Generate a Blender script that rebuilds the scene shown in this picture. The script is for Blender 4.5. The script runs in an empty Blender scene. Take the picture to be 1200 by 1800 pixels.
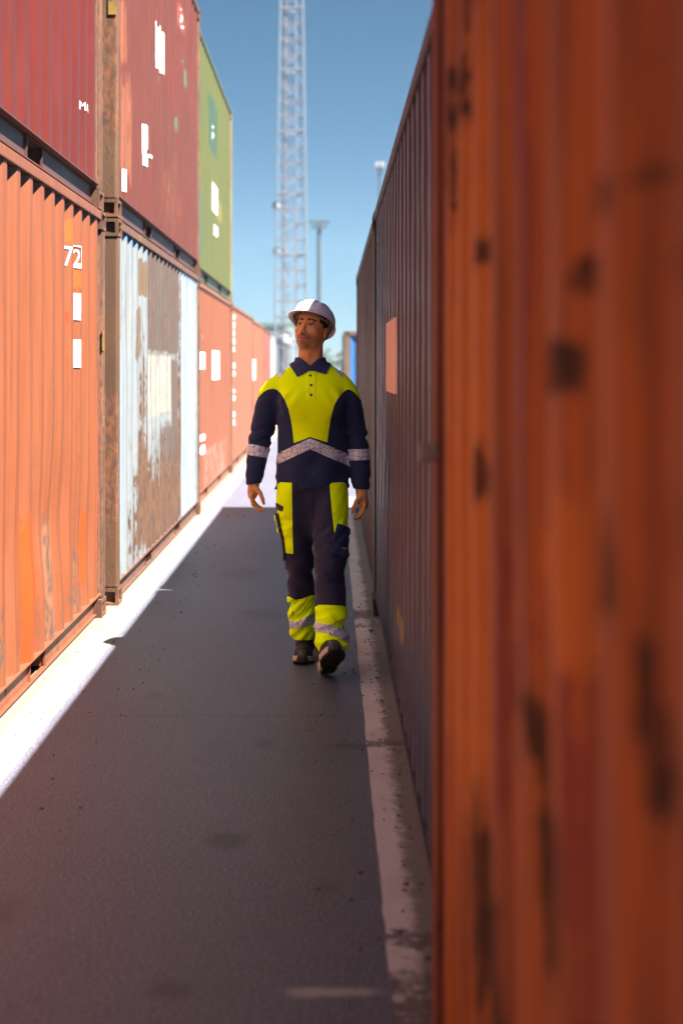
import bpy, bmesh, math, random
import numpy as np
from mathutils import Vector, Matrix

# ------------------------------------------------------------------ camera, sky, sun, exposure
random.seed(7)
C = bpy.context.scene.collection
SC = bpy.context.scene
EYE = 1.587                     # camera height
F = 2500.0                      # focal length in photograph pixels (50 mm lens)
VX, VY = 580.0, 648.0           # where the aisle's lines meet

cam_d = bpy.data.cameras.new("camera")
cam = bpy.data.objects.new("camera", cam_d); C.objects.link(cam)
cam.location = (0, 0, EYE); cam.rotation_euler = (math.radians(90), 0, 0)
cam_d.sensor_fit = 'VERTICAL'; cam_d.sensor_height = 36.0; cam_d.sensor_width = 24.0
cam_d.lens = 50.0
cam_d.shift_x = (600 - VX) / 1800.0
cam_d.shift_y = -(900 - VY) / 1800.0
cam_d.clip_start = 0.05; cam_d.clip_end = 6000
cam_d.dof.use_dof = True; cam_d.dof.focus_distance = 7.55; cam_d.dof.aperture_fstop = 1.9
SC.camera = cam

SUN_TO = Vector((0.584, -0.36, 1.0)).normalized()       # towards the sun
world = bpy.data.worlds.new("World"); SC.world = world; world.use_nodes = True
wn = world.node_tree; wn.nodes.clear()
w_out = wn.nodes.new("ShaderNodeOutputWorld"); w_bg = wn.nodes.new("ShaderNodeBackground")
sky = wn.nodes.new("ShaderNodeTexSky"); sky.sky_type = 'NISHITA'; sky.sun_disc = False
sky.sun_elevation = math.asin(SUN_TO.z); sky.sun_rotation = math.atan2(SUN_TO.x, SUN_TO.y)
sky.altitude = 2500; sky.air_density = 0.8; sky.dust_density = 0.9; sky.ozone_density = 4.0
hsv = wn.nodes.new("ShaderNodeHueSaturation"); hsv.inputs['Saturation'].default_value = 1.20; hsv.inputs['Hue'].default_value = 0.487; hsv.inputs['Value'].default_value = 0.285
wn.links.new(sky.outputs[0], hsv.inputs['Color']); wn.links.new(hsv.outputs[0], w_bg.inputs[0])
w_bg.inputs[1].default_value = 0.05
wn.links.new(w_bg.outputs[0], w_out.inputs[0])

sun_d = bpy.data.lights.new("sun", 'SUN'); sun_d.energy = 5.0; sun_d.angle = math.radians(0.5)
sun_d.color = (1.0, 0.95, 0.87)
sun = bpy.data.objects.new("sun", sun_d); C.objects.link(sun)
sun.rotation_euler = (-SUN_TO).to_track_quat('-Z', 'Y').to_euler(); sun.location = (10, -10, 20)

SC.view_settings.view_transform = 'Standard'; SC.view_settings.look = 'None'
SC.view_settings.gamma = 1.0; SC.view_settings.use_curve_mapping = False
SC.view_settings.exposure = 2.78
SC.cycles.use_denoising = True
SC.cycles.max_bounces = 8; SC.cycles.diffuse_bounces = 5; SC.cycles.volume_bounces = 0
SC.cycles.volume_step_rate = 4.0

# ------------------------------------------------------------------ helpers
def tag(o, label=None, cat=None, group=None, kind=None):
    if label: o['label'] = label
    if cat: o['category'] = cat
    if group: o['group'] = group
    if kind: o['kind'] = kind
    return o

def empty(name, loc, rz=0.0):
    o = bpy.data.objects.new(name, None); C.objects.link(o)
    o.location = loc; o.rotation_euler = (0, 0, rz); o.empty_display_size = 0.2
    return o

def mesh_obj(name, verts, faces, mats, parent=None, smooth=False, mat_idx=None, loc=None):
    me = bpy.data.meshes.new(name)
    if isinstance(verts, np.ndarray): verts = verts.tolist()
    if isinstance(faces, np.ndarray): faces = faces.tolist()
    me.from_pydata(verts, [], faces)
    if not isinstance(mats, (list, tuple)): mats = [mats]
    for m in mats: me.materials.append(m)
    if mat_idx is not None: me.polygons.foreach_set('material_index', np.asarray(mat_idx, dtype=np.int32))
    if smooth: me.polygons.foreach_set('use_smooth', [True] * len(me.polygons))
    me.update()
    o = bpy.data.objects.new(name, me); C.objects.link(o)
    if parent: o.parent = parent
    if loc is not None: o.location = loc
    return o

def bm_obj(name, bm, mats, parent=None, smooth=False):
    me = bpy.data.meshes.new(name)
    bmesh.ops.recalc_face_normals(bm, faces=bm.faces)
    bm.to_mesh(me); bm.free()
    if not isinstance(mats, (list, tuple)): mats = [mats]
    for m in mats: me.materials.append(m)
    if smooth: me.polygons.foreach_set('use_smooth', [True] * len(me.polygons))
    o = bpy.data.objects.new(name, me); C.objects.link(o)
    if parent: o.parent = parent
    return o

def box(bm, x0, y0, z0, x1, y1, z1, bevel=0.0):
    vs = [bm.verts.new(p) for p in ((x0,y0,z0),(x1,y0,z0),(x1,y1,z0),(x0,y1,z0),(x0,y0,z1),(x1,y0,z1),(x1,y1,z1),(x0,y1,z1))]
    fs = [bm.faces.new([vs[i] for i in f]) for f in ((0,3,2,1),(4,5,6,7),(0,1,5,4),(1,2,6,5),(2,3,7,6),(3,0,4,7))]
    if bevel > 0:
        es = list({e for f in fs for e in f.edges})
        bmesh.ops.bevel(bm, geom=es, offset=bevel, segments=2, affect='EDGES', profile=0.6)
    return fs

def tube(bm, a, b, r0, r1=None, n=8):
    a = Vector(a); b = Vector(b); r1 = r0 if r1 is None else r1
    d = (b - a).normalized(); u = d.orthogonal().normalized(); v = d.cross(u)
    A = [bm.verts.new(a + (u*math.cos(t) + v*math.sin(t))*r0) for t in [2*math.pi*i/n for i in range(n)]]
    B = [bm.verts.new(b + (u*math.cos(t) + v*math.sin(t))*r1) for t in [2*math.pi*i/n for i in range(n)]]
    for i in range(n): bm.faces.new((A[i], A[(i+1)%n], B[(i+1)%n], B[i]))
    bm.faces.new(A[::-1]); bm.faces.new(B)

# ------------------------------------------------------------------ material kit
class Mat:
    def __init__(s, name, rough=0.6, metallic=0.0, spec=0.5):
        s.m = bpy.data.materials.new(name); s.m.use_nodes = True
        s.t = s.m.node_tree; s.b = s.t.nodes['Principled BSDF']
        s.b.inputs['Roughness'].default_value = rough; s.b.inputs['Metallic'].default_value = metallic
        s.b.inputs['Specular IOR Level'].default_value = spec
        s.tc = s.t.nodes.new('ShaderNodeTexCoord').outputs['Object']
    def link(s, a, b): s.t.links.new(a, b)
    def put(s, sock, v):
        if hasattr(v, 'is_output') or isinstance(v, bpy.types.NodeSocket): s.link(v, sock)
        else: sock.default_value = v
    def mapping(s, scale=(1,1,1), loc=(0,0,0), rot=(0,0,0)):
        n = s.t.nodes.new('ShaderNodeMapping'); s.link(s.tc, n.inputs[0])
        n.inputs['Scale'].default_value = scale; n.inputs['Location'].default_value = loc; n.inputs['Rotation'].default_value = rot
        return n.outputs[0]
    def noise(s, vec, scale, detail=4, rough=0.55, dist=0.0):
        n = s.t.nodes.new('ShaderNodeTexNoise'); s.link(vec, n.inputs['Vector'])
        n.inputs['Scale'].default_value = scale; n.inputs['Detail'].default_value = detail
        n.inputs['Roughness'].default_value = rough; n.inputs['Distortion'].default_value = dist
        return n.outputs[0]
    def voronoi(s, vec, scale, feature='F1'):
        n = s.t.nodes.new('ShaderNodeTexVoronoi'); n.feature = feature; s.link(vec, n.inputs['Vector'])
        n.inputs['Scale'].default_value = scale; return n.outputs['Distance']
    def math(s, op, a, b=0.0, c=None, clamp=False):
        n = s.t.nodes.new('ShaderNodeMath'); n.operation = op; n.use_clamp = clamp
        s.put(n.inputs[0], a); s.put(n.inputs[1], b)
        if c is not None: s.put(n.inputs[2], c)
        return n.outputs[0]
    def ramp(s, v, lo, hi, a=0.0, b=1.0):
        n = s.t.nodes.new('ShaderNodeMapRange'); n.interpolation_type = 'SMOOTHSTEP'
        s.put(n.inputs[0], v); s.put(n.inputs[1], lo); s.put(n.inputs[2], hi)
        s.put(n.inputs[3], a); s.put(n.inputs[4], b); return n.outputs[0]
    def mix(s, f, a, b, mode='MIX'):
        n = s.t.nodes.new('ShaderNodeMix'); n.data_type = 'RGBA'; n.blend_type = mode
        s.put(n.inputs[0], f)
        s.put(n.inputs[6], a if not isinstance(a, tuple) else (*a[:3], 1)); s.put(n.inputs[7], b if not isinstance(b, tuple) else (*b[:3], 1))
        return n.outputs[2]
    def attr(s, name):
        n = s.t.nodes.new('ShaderNodeAttribute'); n.attribute_name = name; return n
    def color(s, v):
        s.put(s.b.inputs['Base Color'], v if not isinstance(v, tuple) else (*v[:3], 1)); return s
    def rough(s, v): s.put(s.b.inputs['Roughness'], v); return s
    def bump(s, h, strength=0.3, dist=0.01):
        n = s.t.nodes.new('ShaderNodeBump'); n.inputs['Strength'].default_value = strength
        n.inputs['Distance'].default_value = dist; s.link(h, n.inputs['Height']); s.link(n.outputs[0], s.b.inputs['Normal']); return s
    def sep(s, vec):
        n = s.t.nodes.new('ShaderNodeSeparateXYZ'); s.link(vec, n.inputs[0]); return n.outputs

RUST = (0.16, 0.055, 0.020)
RUST2 = (0.055, 0.024, 0.014)

def steel(name, col, col2, seed=0.0, thr=0.62, rough=0.42, streak=0.5, rust=RUST, rust2=RUST2, grime=0.35, fine=1.0):
    """weathered container paint: vertical drips and fading, ragged rust spots, dust"""
    M = Mat(name, rough)
    L = (seed*3.1, seed*7.7, seed*1.3)
    st = M.noise(M.mapping((1.0, 9.0, 0.45), L), 1.6, 6, 0.62)
    st2 = M.noise(M.mapping((1.0, 22.0, 0.9), L), 1.4, 5, 0.6)
    bl = M.noise(M.mapping((1, 1, 1), L), 2.2, 7, 0.62)
    fi = M.noise(M.mapping((1, 1, 0.5), L), 26.0, 4, 0.6)
    ar = M.attr('rust').outputs['Fac']
    s = M.math('MULTIPLY_ADD', st, 0.42, M.math('MULTIPLY_ADD', bl, 0.30, M.math('MULTIPLY', fi, 0.28)))
    s = M.math('MULTIPLY_ADD', ar, 0.30, s)
    rm = M.ramp(s, thr, thr + 0.035)
    stain = M.ramp(s, thr - 0.10, thr + 0.02)
    pc = M.mix(M.ramp(st2, 0.38, 0.66), col, col2)
    pa = M.attr('patch')
    pm = M.attr('patch_m').outputs['Fac']
    pmask = M.ramp(M.math('ADD', pm, M.math('MULTIPLY', M.math('SUBTRACT', M.math('ADD', st2, fi), 1.0), 0.9)), 0.42, 0.58)
    pmask = M.math('MULTIPLY', pmask, M.ramp(pm, 0.02, 0.12))
    pc = M.mix(pmask, pc, M.mix(M.math('MULTIPLY', fi, 0.5), pa.outputs['Color'], tuple(c*0.6 for c in col2)))
    dirt = tuple(0.35*c + 0.25*r for c, r in zip(col, rust))
    pc = M.mix(M.math('MULTIPLY', stain, grime), pc, dirt)
    # long thin scratches / drips
    dr = M.noise(M.mapping((1, 60, 0.7), L), 1.0, 3, 0.5)
    pc = M.mix(M.math('MULTIPLY', M.ramp(dr, 0.67 - 0.07*streak, 0.73 - 0.05*streak), min(1, streak*0.95)), pc, tuple(0.3*c + 0.6*r for c, r in zip(col2, rust2)))
    dr2 = M.noise(M.mapping((1, 34, 0.35), (L[0]+4, L[1], L[2])), 1.0, 5, 0.7)
    pc = M.mix(M.math('MULTIPLY', M.ramp(dr2, 0.56, 0.70), streak*0.6), pc, tuple(c*0.45 + 0.015 for c in col2))
    rc = M.mix(M.ramp(fi, 0.35, 0.65), rust, rust2)
    M.color(M.mix(rm, pc, rc))
    M.rough(M.math('MULTIPLY_ADD', rm, 0.4, M.math('MULTIPLY_ADD', bl, 0.25, rough - 0.1)))
    M.bump(M.math('MULTIPLY_ADD', rm, -0.5, M.math('MULTIPLY', fi, 0.6)), 0.35, 0.004)
    return M.m

def flat(name, col, rough=0.6, var=0.15, scale=8.0, metallic=0.0, bump=0.1):
    M = Mat(name, rough, metallic)
    n = M.noise(M.mapping(), scale, 5, 0.6)
    M.color(M.mix(n, tuple(c*(1-var) for c in col), tuple(min(1, c*(1+var)) for c in col)))
    M.bump(n, bump, 0.003)
    return M.m

def marking_mat(name, col, wear=0.60):
    M = Mat(name, 0.5)
    n = M.noise(M.mapping((1, 1, 0.6)), 18.0, 6, 0.65)
    M.color(M.mix(M.ramp(n, wear, wear + 0.05), col, tuple(0.4*c for c in col)))
    return M.m

# ------------------------------------------------------------------ ground
def ground():
    M = Mat('asphalt', 0.50, spec=0.55)
    v = M.mapping()
    agg = M.voronoi(v, 90.0)
    n1 = M.noise(v, 0.7, 6, 0.6); n2 = M.noise(v, 5.0, 6, 0.65); n3 = M.noise(v, 110.0, 3, 0.75)
    col = M.mix(M.ramp(n1, 0.3, 0.7), (0.067, 0.069, 0.102), (0.083, 0.085, 0.122))
    col = M.mix(M.math('MULTIPLY', M.ramp(n2, 0.35, 0.75), 0.45), col, (0.056, 0.060, 0.078))
    col = M.mix(M.ramp(n3, 0.52, 0.66, 0.0, 0.9), col, (0.30, 0.30, 0.34))
    col = M.mix(M.ramp(n3, 0.34, 0.46, 0.8, 0.0), col, (0.022, 0.024, 0.034))
    col = M.mix(M.ramp(agg, 0.05, 0.45, 0.45, 0.0), col, (0.045, 0.043, 0.05))
    xyz = M.sep(v)
    # oil spots, tyre dust and a pale spill where the photograph has them: (x, y, rx, ry, amount, light?)
    warp = M.math('MULTIPLY', M.math('SUBTRACT', n2, 0.5), 2.6)
    for x, y, rx, ry, amt, c in ((-0.345, 4.80, 0.10, 0.10, 0.75, 0), (-0.276, 6.0, 0.055, 0.09, 0.6, 0), (-0.42, 3.63, 0.07, 0.07, 0.7, 0), (-0.40, 9.2, 0.2, 0.25, 0.5, 0),
                              (-0.98, 4.15, 0.10, 0.16, 0.5, 0), (0.0, 4.35, 0.07, 0.09, 0.35, 0), (0.08, 5.98, 0.13, 0.05, 0.6, 0), (-0.2, 9.0, 0.10, 0.05, 0.5, 0), (-0.7, 11.0, 0.3, 0.4, 0.4, 0),
                              (0.03, 3.62, 0.15, 0.035, 0.75, 1), (-0.85, 6.9, 0.06, 0.12, 0.45, 0), (0.14, 8.85, 0.10, 0.10, 0.5, 0)):
        dx = M.math('DIVIDE', M.math('SUBTRACT', xyz[0], x), rx); dy = M.math('DIVIDE', M.math('SUBTRACT', xyz[1], y), ry)
        d = M.math('SQRT', M.math('ADD', M.math('MULTIPLY', dx, dx), M.math('MULTIPLY', dy, dy)))
        d = M.math('ADD', d, warp)
        f = M.ramp(d, 0.25, 1.15, min(0.95, amt*1.25), 0.0)
        col = M.mix(f, col, (0.30, 0.29, 0.30) if c else (0.045, 0.042, 0.050))
    # fine crack running across
    cy = M.math('ABSOLUTE', M.math('SUBTRACT', M.math('ADD', xyz[1], M.math('MULTIPLY', n2, 0.09)), 6.55))
    ck = M.math('MULTIPLY', M.ramp(cy, 0.004, 0.014, 0.7, 0.0), M.ramp(n1, 0.30, 0.5))
    col = M.mix(ck, col, (0.03, 0.03, 0.03))
    M.color(col)
    M.bump(M.math('ADD', M.math('MULTIPLY', agg, 0.8), M.math('MULTIPLY', n3, 0.6)), 0.35, 0.003)
    g = mesh_obj('ground', [(-600,-600,0),(600,-600,0),(600,600,0),(-600,600,0)], [(0,1,2,3)], M.m)
    tag(g, 'worn grey asphalt lane between the container rows', kind='structure')

    M = Mat('concrete_for_shade', 0.9, spec=0.3)  # concrete colour lifted so the strip reads pale in the row's shade
    v = M.mapping(); n = M.noise(v, 2.0, 7, 0.65); f = M.noise(v, 60.0, 4, 0.7); p = M.noise(M.mapping((1.0, 0.6, 1)), 9.0, 5, 0.65)
    c = M.mix(M.ramp(n, 0.3, 0.7), (0.43, 0.385, 0.40), (0.54, 0.49, 0.50))
    c = M.mix(M.ramp(f, 0.55, 0.7, 0, 0.5), c, (0.20, 0.18, 0.17))
    c = M.mix(M.ramp(p, 0.60, 0.68, 0, 0.55), c, (0.12, 0.105, 0.10))
    xyz = M.sep(v)
    n4 = M.noise(v, 14.0, 5, 0.7)
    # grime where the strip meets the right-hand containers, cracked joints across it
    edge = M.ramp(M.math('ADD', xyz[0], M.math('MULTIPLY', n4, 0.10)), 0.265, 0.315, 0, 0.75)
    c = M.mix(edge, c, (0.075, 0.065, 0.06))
    for yy, w in ((9.15, 0.16), (6.0, 0.04), (3.95, 0.05), (8.75, 0.03)):
        d = M.math('ABSOLUTE', M.math('SUBTRACT', M.math('ADD', xyz[1], M.math('MULTIPLY', n4, 0.5)), yy + 0.25))
        c = M.mix(M.ramp(d, w*0.7, w*1.3, 0.8, 0.0), c, (0.085, 0.075, 0.07))
    near = M.math('ADD', xyz[1], M.math('MULTIPLY', n4, 1.2))
    c = M.mix(M.ramp(near, 4.15, 4.45, 0.85, 0.0), c, M.mix(M.ramp(n4, 0.52, 0.58), (0.07, 0.06, 0.06), (0.26, 0.23, 0.21)))
    M.color(c); M.bump(M.math('ADD', n4, f), 0.5, 0.008)
    M2 = Mat('concrete_for_sun', 0.9, spec=0.3)  # same concrete, colour darkened to offset the full sun on this strip
    v = M2.mapping(); n = M2.noise(v, 3.0, 7, 0.7); f2 = M2.noise(v, 45.0, 5, 0.75); p2 = M2.noise(M2.mapping((1.6, 0.5, 1)), 6.0, 6, 0.7)
    c = M2.mix(M2.ramp(n, 0.3, 0.7), (0.150, 0.146, 0.140), (0.200, 0.194, 0.186))
    c = M2.mix(M2.ramp(f2, 0.48, 0.66, 0, 0.55), c, (0.085, 0.080, 0.076)); c = M2.mix(M2.ramp(p2, 0.53, 0.66, 0, 0.6), c, (0.085, 0.074, 0.064))
    xl = M2.sep(v)[0]; c = M2.mix(M2.ramp(M2.math('ADD', xl, M2.math('MULTIPLY', p2, 0.16)), -1.36, -1.30, 0.75, 0.0), c, (0.135, 0.112, 0.085))
    M2.color(c); M2.bump(M2.math('ADD', f2, n), 0.5, 0.008)
    def strip(name, x0, x1, y0, y1, lab, seed):
        # ragged-edged cast strip, 4 mm proud of the asphalt
        rr = random.Random(seed); vs = []; fs = []
        ys = [y0 + (y1 - y0)*i/240 for i in range(241)]
        for i, y in enumerate(ys):
            j0 = rr.uniform(-.003, .003)
            vs += [(x0 + j0, y, -0.004), (x0 + j0, y, 0.004), (x1, y, 0.004)]
        for i in range(240):
            a = i*3; fs += [(a, a+1, a+4, a+3), (a+1, a+2, a+5, a+4)]
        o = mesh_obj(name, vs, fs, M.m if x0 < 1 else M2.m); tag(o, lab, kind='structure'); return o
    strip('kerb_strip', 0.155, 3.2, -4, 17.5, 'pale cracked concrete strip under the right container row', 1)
    o = strip('kerb_strip', 1.255, 4.2, -4, 45, 'sunlit concrete strip under the left container row', 2)
    for v_ in o.data.vertices: v_.co.x = -v_.co.x
    o.data.flip_normals()
    # loose bits of stone and rust flakes lying along both walls
    rr = random.Random(5); bm = bmesh.new()
    for i in range(700):
        if rr.random() < .55: x = -rr.choice([rr.uniform(1.28, 1.46), rr.uniform(.9, 1.46)]); y = rr.uniform(4.5, 16)
        else: x = rr.choice([rr.uniform(.20, .28), rr.uniform(-.1, .28)]); y = rr.uniform(3, 12)
        s = rr.uniform(.002, .007) * (1.6 if rr.random() < .08 else 1)
        z = .004 if (x > .155 or x < -1.3) else 0.0
        r = bmesh.ops.create_icosphere(bm, subdivisions=1, radius=s, matrix=Matrix.Translation((x, y, z + s*.35)) @ Matrix.Rotation(rr.uniform(0, 3), 4, 'Z') @ Matrix.Diagonal((1, rr.uniform(.6, 1.6), .6, 1)))
    o = bm_obj('gravel', bm, flat('grit_stone', (0.14, 0.12, 0.11), 0.9, 0.4, 60))
    tag(o, 'loose grit and rust flakes along the foot of the containers', kind='stuff')
ground()

# ------------------------------------------------------------------ shipping containers
PITCH, DEP = 0.278, 0.036
BR = (0.0, 0.070, 0.138, 0.210, 0.278)          # break points of one corrugation
def prof(t):
    """recess of the corrugated sheet at distance t along the container"""
    u = np.mod(t, PITCH)
    return np.interp(u, BR, (0.0, 0.0, DEP, DEP, 0.0))

W = 2.438
class Box: pass

def fractal(y, z, s, seed):
    r = np.random.RandomState(seed); o = np.zeros_like(y)
    for k in range(10):
        fy, fz = r.normal(0, 1, 2)*s*(1 + .35*k); o += np.sin(fy*y + fz*z + r.uniform(0, 6.28))/(1 + .4*k)
    return o/3

def container(label, face, side, y0, base, H, paint, rail, post, seed, Ln=6.058, patches=(), rusts=(), dent=0.004, cat='shipping container', group='shipping containers beside the lane', dense=True, dents=(), rows=56):
    """face: x of the side towards the lane; side=+1 when that side looks along +x.  Local frame: y along the box, z up."""
    B = Box(); B.face = face; B.side = side; B.y0 = y0; B.base = base; B.H = H
    cx = face - side*W/2
    root = empty('shipping_container', (cx, y0, base)); tag(root, label, cat, group); B.root = root
    hx = W/2
    PB, RB, RT, CB = 0.150, 0.160, 0.060, 0.118   # post length, bottom rail, top rail, casting height
    # corrugated side walls -------------------------------------------------
    yb = [PB]
    k0 = int(PB/PITCH); 
    for k in range(0, 30):
        for b in BR[:-1]:
            y = PB + 0.03 + k*PITCH + b
            if y < Ln - PB - 0.03: yb.append(y)
    yb.append(Ln - PB)
    ys = []
    for a, b in zip(yb[:-1], yb[1:]): ys += [a, (a+b)/2]
    ys.append(yb[-1]); ys = np.array(ys)
    def wall(sgn, nz):
        z = np.linspace(RB - 0.004, H - RT + 0.004, nz + 1)
        Y, Z = np.meshgrid(ys, z, indexing='ij')
        rec = prof(Y - PB - 0.03) 
        rec = np.where((Y <= PB + 0.031) | (Y >= Ln - PB - 0.031), DEP*0.5, rec)
        edge = np.clip(np.minimum(Z - RB, H - RT - Z)/0.25, 0, 1)*np.clip(np.minimum(Y - PB, Ln - PB - Y)/0.15, 0, 1)
        dn = (fractal(Y, Z, 2.2, seed) + 0.5*fractal(Y, Z, 7, seed + 50))*dent*edge
        for (ay, az, ry, rz, amp) in dents:
            dn = dn + amp*np.exp(-((Y - (ay - y0))/ry)**2 - ((Z - (az - base))/rz)**2)
        X = sgn*(hx - 0.010 - rec - dn - 0.002)
        V = np.stack([X, Y, Z], -1).reshape(-1, 3)
        ny = len(ys); m = nz + 1
        i, j = np.meshgrid(np.arange(ny - 1), np.arange(nz), indexing='ij')
        a = (i*m + j).ravel(); q = np.stack([a, a + m, a + m + 1, a + 1], -1)
        if sgn < 0: q = q[:, ::-1]
        o = mesh_obj('side_wall', V, q, paint, root)
        if nz > 4:
            wy = (Y + y0).ravel(); wz = (Z + base).ravel()
            ra = np.zeros(len(wy)); pm = np.zeros(len(wy)); pc = np.zeros((len(wy), 4)); pc[:, 3] = 1
            def soft(c, y1, y2, z1, z2, sy, sz):
                return (np.clip((wy - y1)/sy + .5, 0, 1)*np.clip((y2 - wy)/sy + .5, 0, 1)*np.clip((wz - z1)/sz + .5, 0, 1)*np.clip((z2 - wz)/sz + .5, 0, 1))
            for (c, y1, y2, z1, z2, amt, sy, sz) in patches:
                m_ = soft(c, y1, y2, z1, z2, sy, sz)*amt
                hit = m_ > pm; pc[hit, :3] = c; pm = np.maximum(pm, m_)
            for (y1, y2, z1, z2, amt, sy, sz) in rusts:
                ra = ra + soft(None, y1, y2, z1, z2, sy, sz)*amt
            me = o.data
            me.attributes.new('rust', 'FLOAT', 'POINT').data.foreach_set('value', ra.astype(np.float32))
            me.attributes.new('patch_m', 'FLOAT', 'POINT').data.foreach_set('value', pm.astype(np.float32))
            me.attributes.new('patch', 'FLOAT_COLOR', 'POINT').data.foreach_set('color', pc.astype(np.float32).ravel())
        return o
    wall(side, rows if dense else 12); wall(-side, 3)
    # rails -----------------------------------------------------------------
    for sgn in (side, -side):
        bm = bmesh.new(); x1 = sgn*hx; x0 = sgn*(hx - 0.070)
        box(bm, min(x0, x1), PB*0.9, H - RT, max(x0, x1), Ln - PB*0.9, H - 0.004, 0.006)
        bm_obj('top_side_rail', bm, rail, root)
        bm = bmesh.new()
        segs = [(PB*0.9, 1.75), (2.12, Ln - 2.12), (Ln - 1.75, Ln - PB*0.9)]
        def rb(xa, xb, ya, yb_, za, zb, bv=0.0):
            a = sgn*(hx - xa); b = sgn*(hx - xb); box(bm, min(a, b), ya, za, max(a, b), yb_, zb, bv)
        for ya, yb_ in segs: rb(0.052, 0.060, ya, yb_, 0.030, RB - 0.012)            # recessed web
        rb(0.004, 0.060, PB*0.9, Ln - PB*0.9, RB - 0.010, RB - 0.003)                # top flange
        rb(0.030, 0.060, PB*0.9, Ln - PB*0.9, 0.022, 0.029)                          # bottom flange
        bm_obj('bottom_side_rail', bm, rail, root)
        for ya, yb_ in ((1.75, 2.12), (Ln - 2.12, Ln - 1.75)):                      # fork-lift pockets
            bm = bmesh.new()
            rb(0.038, 0.40, ya - .008, ya, 0.030, RB - 0.011); rb(0.038, 0.40, yb_, yb_ + .008, 0.030, RB - 0.011)
            rb(0.040, 0.40, ya, yb_, RB - 0.020, RB - 0.013)
            bm_obj('fork_pocket', bm, rail, root)
    for yy in (0, Ln):
        s = 1 if yy == 0 else -1
        ya, yb_ = sorted((yy, yy + s*0.06))
        bm = bmesh.new(); box(bm, -hx + .16, ya, H - 0.11, hx - .16, yb_, H - 0.006, 0.005); bm_obj('top_end_rail', bm, rail, root)
        bm = bmesh.new(); box(bm, -hx + .16, ya, 0.02, hx - .16, yb_, 0.16, 0.005); bm_obj('bottom_end_rail', bm, rail, root)
        # corrugated end wall
        xs = np.arange(-hx + 0.13, hx - 0.129, 0.0625); vv = []; ff = []
        for i, x in enumerate(xs):
            d = 0.03 + (0.0, 0.0, 0.04, 0.04)[i % 4]
            vv += [(x, yy + s*d, 0.15), (x, yy + s*d, H - 0.10)]
        for i in range(len(xs) - 1): ff.append((2*i, 2*i + 2, 2*i + 3, 2*i + 1))
        mesh_obj('end_wall', vv, ff, paint, root)
        for sx in (-1, 1):
            bm = bmesh.new()      # post: folded section with a proud outer lip
            xa, xb = sorted((sx*hx*0.9985, sx*(hx - 0.16)))
            ya, yb_ = sorted((yy + s*0.004, yy + s*(PB - 0.03)))
            box(bm, xa, ya, CB, xb, yb_, H - CB, 0.014)
            ya, yb_ = sorted((yy + s*(PB - 0.03), yy + s*(PB + 0.012)))
            xa, xb = sorted((sx*(hx - 0.018), sx*(hx - 0.06)))
            box(bm, xa, ya, RB*0.9, xb, yb_, H - CB, 0.006)
            bm_obj('corner_post', bm, post, root)
            for zz, up in ((0, 1), (H, -1)):   # castings with their lifting slots
                za, zb = sorted((zz, zz + up*CB))
                xa, xb = sorted((sx*(hx + 0.003), sx*(hx - 0.162)))
                ya, yb_ = sorted((yy - s*0.003, yy + s*0.178))
                bm = bmesh.new(); fs = box(bm, xa, ya, za, xb, yb_, zb)
                for f in list(bm.faces):
                    n = f.normal if f.normal.length else f.calc_center_median()
                    f.normal_update()
                    if (f.normal.x*sx > .9) or (f.normal.y*(-s) > .9):
                        r = bmesh.ops.inset_region(bm, faces=[f], thickness=0.030, depth=0)
                        w_ = bmesh.ops.inset_region(bm, faces=[f], thickness=0.004, depth=-0.024)
                bm_obj('corner_casting', bm, post, root)
    # roof, floor, cross members ---------------------------------------------
    yr = np.arange(0.06, Ln - 0.05, 0.0695); vv = []; ff = []
    for i, y in enumerate(yr):
        z = H - 0.012 - (0.0, 0.0, 0.018, 0.018)[i % 4]; vv += [(-hx + .06, y, z), (hx - .06, y, z)]
    for i in range(len(yr) - 1): ff.append((2*i, 2*i + 1, 2*i + 3, 2*i + 2))
    mesh_obj('roof', vv, ff, paint, root)
    bm = bmesh.new(); box(bm, -hx + .07, .06, .13, hx - .07, Ln - .06, .155); bm_obj('floor_deck', bm, DARKSTEEL, root)
    bm = bmesh.new()
    for i in range(17):
        y = .25 + i*(Ln - .5)/16
        if 1.70 < y < 2.17 or Ln - 2.17 < y < Ln - 1.70: continue
        box(bm, -hx + .062, y - .022, .035, hx - .062, y + .022, .128)
    o = bm_obj('cross_members', bm, DARKSTEEL, root); tag(o, kind='stuff')
    return B

def surf_x(B, wy):
    """local x of the lane-side sheet at world y (scalar)"""
    t = wy - B.y0
    if t <= 0.181: r = DEP/2
    else: r = float(prof(np.array([t - 0.18]))[0])
    return B.side*(W/2 - 0.010 - r)

def conform(bm, B, off=0.004):
    """cut a flat drawing (x=0 plane, world y / z) along the folds of the sheet and press it on"""
    ysv = [v.co.y for v in bm.verts]
    lo, hi = min(ysv), max(ysv)
    for k in range(0, 24):
        for b in BR[:-1]:
            y = B.y0 + 0.18 + k*PITCH + b
            if lo < y < hi:
                bmesh.ops.bisect_plane(bm, geom=bm.verts[:] + bm.edges[:] + bm.faces[:], plane_co=(0, y, 0), plane_no=(0, 1, 0))
    for v in bm.verts:
        v.co.x = surf_x(B, v.co.y) + B.side*off
        v.co.y -= B.y0; v.co.z -= B.base

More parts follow.
